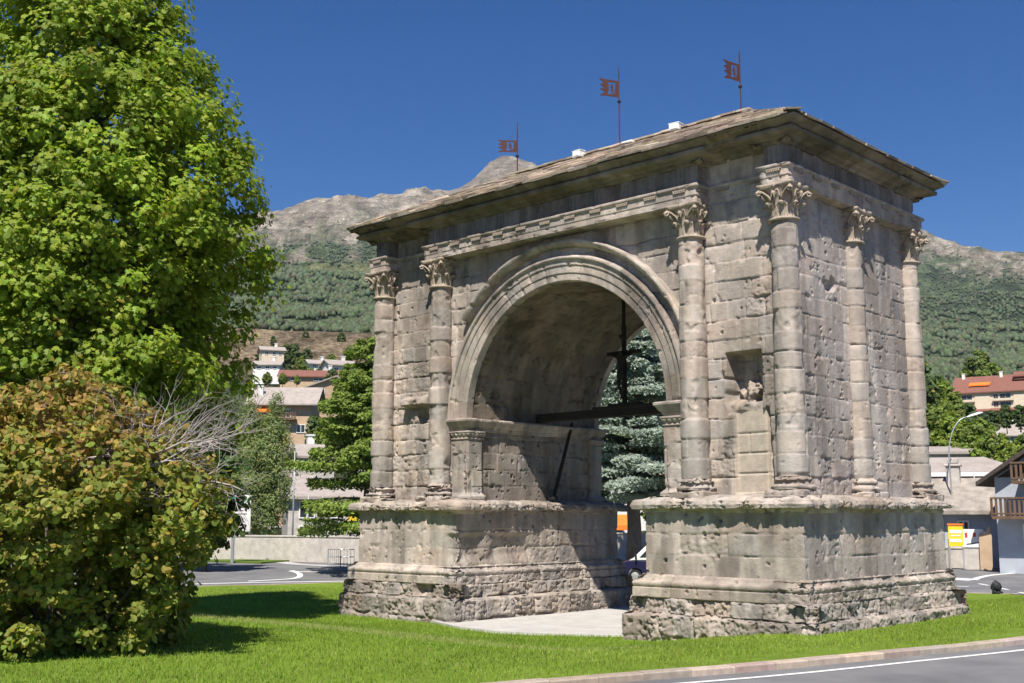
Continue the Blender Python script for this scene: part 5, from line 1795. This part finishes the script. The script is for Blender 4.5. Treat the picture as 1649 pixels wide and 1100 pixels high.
# ------------------------------------------------------------------ boundary walls, railings, boards, lamps
def wall_run(name, label, cat, pts, h, th, m, cap=True):
    t = thing(name, label, cat, (0, 0, 0))
    mb = MB(); mc = MB()
    for a, b in zip(pts[:-1], pts[1:]):
        a = np.array(a[:2]); b = np.array(b[:2]); L = np.linalg.norm(b - a); c = (a + b) / 2; rz = math.atan2(b[1] - a[1], b[0] - a[0])
        mb.box((c[0], c[1], h / 2 - .2), (L + .02, th, h + .4), rz)
        if cap: mc.box((c[0], c[1], h + .05), (L + .02, th + .1, .11), rz, .02)
    mb.build('masonry', m, t)
    if cap: mc.build('coping', M_WALLST, t)
    return t
def railing(name, label, pts, z0, h, m, gap=.14, group=None):
    t = thing(name, label, 'railing', (0, 0, 0), 0, group)
    for a, b in zip(pts[:-1], pts[1:]):
        a = Vector((a[0], a[1], z0)); b = Vector((b[0], b[1], z0)); L = (b - a).length
        mb = MB()
        for k in (.12, .55, 1.0):
            mb.tube([a + Vector((0, 0, h * k)), b + Vector((0, 0, h * k))], .028, 6)
        n = max(1, int(L / gap))
        for i in range(n + 1):
            q = a.lerp(b, i / n); mb.tube([q, q + Vector((0, 0, h))], .035 if i % 12 == 0 else .012, 5)
        mb.build('railing_panel', m, t)
    return t
wl = [on_ground(x, y) for x, y in ((270, 903), (400, 903), (500, 905), (572, 907), (640, 909))]
wall_run('stone_wall', 'long pale stone wall along the far side of the road left of the arch', 'wall', wl, 1.55, .4, M_WALLST)
railing('railing', 'green mesh railing on top of the pale stone wall left of the arch', wl[2:], 1.62, .9, M_GREYM, .18)
wm = [on_ground(x, y) for x, y in ((940, 902), (1020, 903), (1090, 904))]
wall_run('stone_wall', 'pale stone wall seen through the archway behind the dark van', 'wall', wm, 1.7, .4, M_WALLST)
wr_ = [on_ground(x, y) for x, y in ((1420, 910), (1530, 914), (1600, 915), (1760, 917))]
wall_run('stone_wall', 'low beige retaining wall along the road right of the arch', 'wall', wr_, 1.05, .4, M_WALLST)
railing('railing', 'dark metal guard railing on the low wall right of the arch', wr_, 1.16, .42, M_DKIRON, .5)
fr = [on_ground(x, y) for x, y in ((528, 912), (548, 913), (570, 913))]
railing('railing', 'grey metal barrier fence close to the left edge of the arch', fr, 0.02, .95, M_GREYM, .16)
fr = [on_ground(x, y) for x, y in ((440, 899), (476, 900))]
railing('railing', 'low dark railing on the verge right of the birches', fr, 0.12, .62, M_DKIRON, 1.3)

def lamp_curved():
    b = on_ground(1541, 913)
    t = thing('street_lamp', 'tall street lamp with a curved arm beside the low wall on the right', 'street lamp', b)
    k = 64.0 * np.linalg.norm(b[:2] - CAM[:2]) / 64.0 / 1878
    Hh = (912 - 745) * k
    r3 = Vector(RGT)
    mb = MB()
    pts = [Vector((0, 0, 0)), Vector((0, 0, 1.1)), Vector((-.06, 0, Hh * .6)), Vector((-.1, 0, Hh))]
    top = pts[-1]
    for tt in np.linspace(.15, 1, 8):
        pts.append(top + r3 * (math.sin(tt * PI / 2 * .0) + 33 * k * tt ** 1.7) + Vector((0, 0, 58 * k * math.sin(tt * PI / 2))))
    mb.tube(pts, [.075, .065, .05, .042] + [.035] * 8, 8)
    mb.build('pole', M_GREYM, t, True)
    mb = MB(); mb.tube([(0, 0, 0), (0, 0, 1.3)], [.15, .13], 10); mb.build('pole_base', M_WALLST, t)
    e = pts[-1]
    mb = MB()
    a = math.atan2(r3.y, r3.x)
    for w_, m_ in ((1, None),):
        vs_ = []
        for s_, wd, hh in ((-.1, .06, .05), (.15, .16, .10), (.6, .17, .12), (.85, .05, .05)):
            for yy, zz in ((-wd, 0), (-wd * .7, hh), (wd * .7, hh), (wd, 0)):
                q = e + r3 * s_ + Vector((-r3.y, r3.x, 0)) * yy + Vector((0, 0, zz + s_ * .28))
                vs_.append(q)
        fs = [(i * 4 + j, i * 4 + (j + 1) % 4, i * 4 + 4 + (j + 1) % 4, i * 4 + 4 + j) for i in range(3) for j in range(4)] + [(3, 2, 1, 0), (12, 13, 14, 15)]
        mb.add(vs_, fs)
    mb.build('lamp_head', M_LAMPGL, t)
lamp_curved()
def pole(name, label, cat, px, py, h, r=.055, m=M_GREYM, group=None):
    b = on_ground(px, py)
    t = thing(name, label, cat, b, 0, group)
    mb = MB(); mb.tube([(0, 0, 0), (0, 0, h * .5), (0, 0, h)], [r * 1.3, r, r * .7], 8); mb.build('shaft', m, t, True)
    mb = MB(); mb.lathe([(r * 2.2, 0), (r * 2.2, .12), (r * 1.4, .18), (r * 1.3, .4)], (0, 0, 0), 10); mb.build('foot', m, t)
    return t
b1 = on_ground(1576, 905)
pole('flag_pole', 'thin plain grey pole in front of the white poster on the right', 'pole', 1577, 906, 5.9, .05)
for px, h, lb in ((470, 7.2, 'thin pale pole behind the birches'), (494, 4.4, 'short pale pole standing at the wall left of the green cedar'), (517, 4.2, 'pale pole at the wall directly below the cedar boughs')):
    pole('metal_pole', lb, 'pole', px, 902, h, .05, M_GREYM, 'pale poles along the left wall')

# information board with a green header
b = on_ground(374, 907)
t = thing('information_board', 'white information board with a green header on a grey post behind the bush', 'sign', b, face_cam(b) + rad(5))
mb = MB(); mb.tube([(0, .08, 0), (0, .08, 3.6)], .10, 10); mb.build('post', M_GREYM, t)
mb = MB(); mb.box((.35, 0, 3.05), (1.35, .08, 2.25), bev=.02); bd = mb.build('panel', M_WHITE, t)
mb = MB(); mb.box((.22, -.046, 3.95), (.95, .012, .30)); mb.build('green_header', M_GREENS, bd)
mb = MB()
for i in range(7):
    mb.box((.30 - .04 * (i % 3), -.046, 3.62 - .2 * i - (.3 if i > 3 else 0)), (.95 - .13 * (i % 3), .010, .045))
o = mb.build('lettering', M_DARKTXT, bd); o['kind'] = 'stuff'

# yellow hoarding and white poster by the stone-roofed house
b = on_ground(1540, 893)
p = at(1540, 880, 68.5)
rzp = face_cam(p)
t = thing('yellow_sign', 'yellow notice board with pale panels standing behind the right railing', 'sign', (p[0], p[1], 0), rzp)
mb = MB(); mb.box((0, 0, 1.80), (.76, .08, 1.12), bev=.01); pn = mb.build('panel', M_YELLOW, t)
mb = MB(); mb.box((0, -.01, 2.42), (.82, .14, .10), bev=.01); mb.build('hood', M_ORANGE, t)
mb = MB(); mb.box((0, -.046, 2.04), (.62, .012, .18)); mb.box((0, -.046, 1.56), (.62, .012, .16)); mb.box((0, -.0465, 1.82), (.5, .011, .06)); o = mb.build('pale_stripe', M_WHITE, pn); o['kind'] = 'stuff'
mb = MB()
for k in (-.34, .34): mb.box((k, .05, .6), (.07, .07, 1.2))
o = mb.build('support', M_GREYM, t); o['kind'] = 'stuff'
p = at(1567, 882, 68.5)
t = thing('white_poster', 'white poster board with small red marks beside the yellow notice board', 'sign', (p[0], p[1], 0), rzp)
mb = MB(); mb.box((0, 0, 1.68), (1.12, .06, .98), bev=.01); pn = mb.build('panel', M_WHITE, t)
mb = MB(); mb.box((-.32, -.036, 1.85), (.13, .012, .26)); o = mb.build('red_mark', M_RED, pn)
mb = MB(); mb.box((.10, -.036, 1.87), (.15, .012, .22)); o = mb.build('red_mark', M_RED, pn)
mb = MB(); mb.box((.08, -.036, 1.42), (.8, .012, .06), tilt=Matrix.Rotation(-.15, 3, 'Y')); mb.build('dark_line', M_DARKTXT, pn)
mb = MB(); mb.box((0, .05, .6), (.9, .05, 1.2)); mb.build('support', M_WALLST, t)
p = at(1587, 880, 68.4)
t = thing('stone_stack', 'tall brown stone slab leaning by the white poster', 'stone', (p[0], p[1], .9), rzp)
mb = MB(); mb.prism([(-.32, -.9), (.30, -.9), (.34, .9), (.22, 1.5), (.02, 1.1), (-.30, 1.0)], 1, -.15, .15); mb.build('slab', M_OCHRE, t)

# spot light in the grass at the right
b = on_ground(1607, 961)
t = thing('ground_floodlight', 'grey floodlight standing in the grass at the right edge of the lawn', 'floodlight', (b[0], b[1], float(lawn_z(np.array(b[0]), np.array(b[1])))), face_cam(b) + rad(60))
mb = MB(); mb.tube([(0, -.14, .26), (0, -.04, .30), (0, .16, .38)], [.10, .19, .22], 14); hd = mb.build('lamp_housing', M_DKIRON, t, False)
mb = MB(); mb.tube([(0, .155, .378), (0, .175, .386)], [.20, .19], 14); mb.build('lens', M_LAMPGL, hd)
mb = MB(); mb.box((0, 0, .06), (.34, .34, .14), bev=.03); mb.box((-.26, .05, .24), (.03, .08, .36)); mb.box((.26, .05, .24), (.03, .08, .36)); mb.box((0, .03, .08), (.55, .1, .04)); mb.build('bracket', M_DKIRON, t)

# old tilted millstone-like sculpture with an iron arm on the verge
b = on_ground(510, 900)
t = thing('garden_sculpture', 'tilted white stone disc with a dark iron arm on the verge by the wall', 'sculpture', b, face_cam(b))
mb = MB(); mb.tube([(.25, 0, .75), (.42, .16, .95)], [.85, .85], 22); mb.build('disc', M_WHITE, t, False)
mb = MB(); mb.tube([(-.75, 0, .2), (-.2, 0, 1.3), (.05, 0, 2.1), (.35, 0, 1.2)], [.10, .10, .09, .08], 8); mb.build('arm', M_DKIRON, t)
mb = MB(); mb.box((0, .1, .14), (1.9, .7, .28), bev=.06); mb.build('base', M_IRON, t)

# ------------------------------------------------------------------ the van behind the right pier
def build_van():
    p = on_ground(1024, 938)
    t = thing('van', 'dark blue and white van half hidden behind the right pier of the arch', 'van', (p[0], p[1], p[2] + .01), math.atan2(-RGT[1], -RGT[0]) + rad(-8))
    # local x forward; front axle at x=0
    hw = .86
    def body(poly, w_, name, m, tuck=.0):
        mb = MB()
        n = len(poly)
        vs_ = []
        for s_, k in ((-1, 1.0), (-1, .94), (1, .94), (1, 1.0)):
            pass
        rows = [(-w_, .0), (-w_ + .0, 0), (w_, 0)]
        mb.prism(poly, 1, -w_, w_)
        o = mb.build(name, m, t)
        md = o.modifiers.new('bevel', 'BEVEL'); md.width = .05; md.segments = 3; md.limit_method = 'ANGLE'; md.angle_limit = rad(25)
        return o
    arch_f = [(.38 * math.cos(a), .33 + .38 * math.sin(a)) for a in np.linspace(PI, 0, 9)]
    arch_r = [(-2.85 + .38 * math.cos(a), .33 + .38 * math.sin(a)) for a in np.linspace(PI, 0, 9)]
    lower = [(-3.75, .30)] + [(x, max(z, .30)) for x, z in arch_r] + [(x, max(z, .30)) for x, z in arch_f] + [(.66, .27), (.80, .34), (.82, .62), (.74, .84), (.62, .98), (.30, 1.07), (-3.78, 1.12)]
    body(lower, hw, 'body', M_NAVY)
    upper = [(-3.78, 1.125), (.30, 1.075), (.12, 1.16), (-.62, 1.86), (-.80, 1.97), (-3.5, 2.0), (-3.74, 1.9)]
    up = body(upper, hw - .05, 'cab', M_CARWH)
    for s_ in (-1, 1):
        mb = MB()
        y = s_ * (hw - .048)
        mb.prism([(-.22, 1.22), (-.72, 1.74), (-1.25, 1.78), (-1.25, 1.22)], 1, y - .006 * (s_ < 0), y + .006 * (s_ > 0) + .0001)
        mb.build('side_window', M_GLASS, up)
        mb = MB(); mb.box((.755, s_ * .60, .78), (.10, .34, .18), bev=.03); mb.build('headlight', M_LAMPGL, t)
        mb = MB(); mb.box((.72, s_ * .80, .70), (.20, .13, .13), bev=.02); mb.build('indicator', M_ORANGE, t)
        mb = MB(); mb.box((-.05, s_ * (hw + .12), 1.26), (.10, .20, .24), bev=.03); mb.build('mirror', M_RUBBER, t)
        for wx in (0, -2.85):
            mb = MB(); mb.tube([(wx, s_ * (hw - .22), .33), (wx, s_ * (hw - .0), .33)], [.325, .325], 24); wl_ = mb.build('wheel', M_RUBBER, t)
            mb = MB(); mb.lathe([(.20, 0), (.19, .012), (.10, .03), (.04, .035)], (0, 0, 0), 18); rm = mb.build('rim', M_GREYM, wl_)
            rm.location = (wx, s_ * (hw + .002), .33); rm.rotation_euler = (-s_ * PI / 2, 0, 0)
    mb = MB(); mb.add([(.13, -.68, 1.17), (.13, .68, 1.17), (-.60, .62, 1.84), (-.60, -.62, 1.84)], [(0, 1, 2, 3)]); o = mb.build('windscreen', M_GLASS, up); o.location = (.012, 0, .012)
    md = o.modifiers.new('solid', 'SOLIDIFY'); md.thickness = .008
    mb = MB(); mb.box((.80, 0, .42), (.08, 1.62, .18), bev=.03); mb.build('bumper', M_RUBBER, t)
build_van()

# ------------------------------------------------------------------ trees and shrubs of the background
def make_round_tree(name, label, H, R, ncl, per, lf, col, seed, trunk_r=.2, z0=.18, group=None, yellow=.02):
    rs = np.random.RandomState(seed)
    t = thing(name, label, 'tree' if H > 3 else 'shrub', (0, 0, 0), 0, group)
    prof = [(H * z0, R * .45), (H * .35, R * .95), (H * .5, R), (H * .68, R * .85), (H * .85, R * .52), (H, R * .08)]
    P, D, cid, cc = crown_points(rs, prof, ncl, per, R * .22, .35, seed, (.4, 1.0))
    tint = leaf_tints(rs, len(P), cid, col, .25, yellow)
    leaf_cloud('crown', P, D, rs.uniform(.7, 1.3, len(P)) * lf, tint, ([(-.3, 0), (.3, 0), (.42, .6), (0, 1), (-.42, .6)], [(0, 1, 2, 3, 4)]), M_LEAF, t, .2, rs)
    mb = MB(); limbs(mb, rs, (0, 0, -.6), (.1, 0, H * .85), trunk_r, cc[:16], 16); mb.build('trunk', M_BARK, t, True)
    return t
KINDS = [make_round_tree('hill_tree', 'x', 9, 3.9, 110, 34, .52, (.15, .21, .04), 61), make_round_tree('hill_tree', 'x', 8, 3.0, 90, 34, .46, (.20, .27, .045), 62),
         make_round_tree('hill_tree', 'x', 10, 3.2, 100, 34, .50, (.09, .145, .045), 63)]
first_used = [False] * 3
def put_tree(kind, px, py, d, s, lab, grp, rot=0, gz=None):
    p = at(px, py, d)
    z = 2.85 + d * tan_el(px, py) if gz is None else gz
    o = KINDS[kind] if not first_used[kind] else copy_tree(KINDS[kind])
    first_used[kind] = True
    o.location = (p[0], p[1], z); o.scale = (s, s, s * (1 + .12 * math.sin(px))); o.rotation_euler = (0, 0, rot)
    tag(o, lab, 'tree', grp)
G1 = 'leafy trees on the slope right of the arch'
L1 = ['light green', 'dark green', 'mid green']
rsx = np.random.RandomState(9)
# right slope: px, base py, distance, scale, kind
right = [(1580, 640, 430, 1.75, 0), (1563, 640, 440, 1.3, 0), (1604, 640, 435, 1.2, 0), (1545, 690, 180, .5, 1), (1500, 680, 150, .7, 1), (1518, 684, 150, .75, 1), (1532, 690, 148, .62, 0), (1508, 702, 140, .6, 0), (1527, 712, 136, .55, 1), (1545, 716, 132, .5, 0),
         (1562, 718, 132, .5, 2), (1582, 720, 130, .42, 1), (1500, 735, 124, .55, 1), (1516, 742, 120, .5, 0), (1534, 746, 118, .55, 1), (1552, 750, 116, .52, 1), (1570, 756, 112, .5, 0), (1588, 762, 108, .46, 1),
         (1604, 768, 106, .42, 0), (1622, 768, 105, .38, 1), (1640, 772, 104, .40, 1), (1658, 770, 104, .45, 0), (1600, 700, 142, .32, 2), (1622, 696, 144, .30, 2), (1644, 694, 144, .34, 2), (1575, 770, 104, .35, 1), (1475, 760, 118, .7, 0), (1485, 700, 140, .8, 2)]
for i, (px, py, d, s, k) in enumerate(right):
    put_tree(k, px, py, d, s, 'leafy green tree of the dense growth on the slope right of the arch', G1, rsx.uniform(0, 6))
left = [(452, 588, 350, .62, 2), (463, 590, 345, .78, 2), (474, 592, 345, .7, 2), (484, 592, 350, .5, 1), (494, 590, 350, .62, 2), (420, 590, 340, .6, 2), (440, 560, 400, .42, 2), (492, 556, 420, .5, 2), (550, 558, 410, .55, 2), (563, 585, 330, .6, 0),
        (575, 580, 340, .7, 1), (535, 592, 320, .4, 0), (509, 566, 410, .35, 2), (465, 612, 290, .42, 2), (485, 606, 290, .5, 0), (500, 612, 270, .4, 1), (520, 608, 300, .5, 0), (430, 622, 230, .3, 0), (455, 622, 230, .28, 0),
        (478, 622, 228, .26, 1), (535, 640, 215, .5, 2), (555, 650, 200, .5, 0), (430, 735, 150, .5, 0), (505, 730, 145, .45, 2), (525, 740, 140, .5, 0), (450, 765, 122, .4, 0), (560, 740, 140, .6, 2), (430, 790, 110, .4, 2), (400, 790, 115, .6, 0),
        (380, 830, 100, .5, 0), (585, 650, 210, .6, 0), (570, 700, 160, .6, 2)]
for i, (px, py, d, s, k) in enumerate(left):
    put_tree(k, px, py, d, s, 'leafy green tree scattered among the houses on the slope left of the arch', 'trees among the houses on the left slope', rsx.uniform(0, 6))
for px, py, d, s, k in ((965, 820, 95, .6, 2), (1060, 850, 92, .5, 0), (1085, 800, 105, .8, 2), (1010, 760, 120, .9, 0), (1045, 720, 150, 1.0, 2)):
    put_tree(k, px, py, d, s, 'dark green tree seen through the archway behind the blue cedar', 'trees seen through the archway', rsx.uniform(0, 6))
# a darker leafy tree further left behind the big maple, and low shrubs at the wall
for px, d, s, lb in ((330, 66, .8, 'dark green tree behind the reddish bush at the far kerb'), (250, 68, 1.0, 'dark green tree behind the big bush and beneath the maple')):
    put_tree(2, px, 870, d, s, lb, None, 1.0, 0)

# ------------------------------------------------------------------ air: a thin even haze over the valley
mh = bpy.data.materials.new('haze_air'); mh.use_nodes = True
N_ = mh.node_tree.nodes
N_.remove(N_['Principled BSDF'])
pv = N_.new('ShaderNodeVolumePrincipled')
pv.inputs['Color'].default_value = (.62, .80, 1.0, 1)
pv.inputs['Density'].default_value = 3.4e-5
pv.inputs['Anisotropy'].default_value = 0.0
mh.node_tree.links.new(pv.outputs[0], N_['Material Output'].inputs['Volume'])
mb = MB(); mb.box((-1500, 1700, 700), (13200, 12400, 1500))
tag(mb.build('haze', mh), kind='stuff', label='thin pale blue haze in front of the mountain slopes', cat='haze')
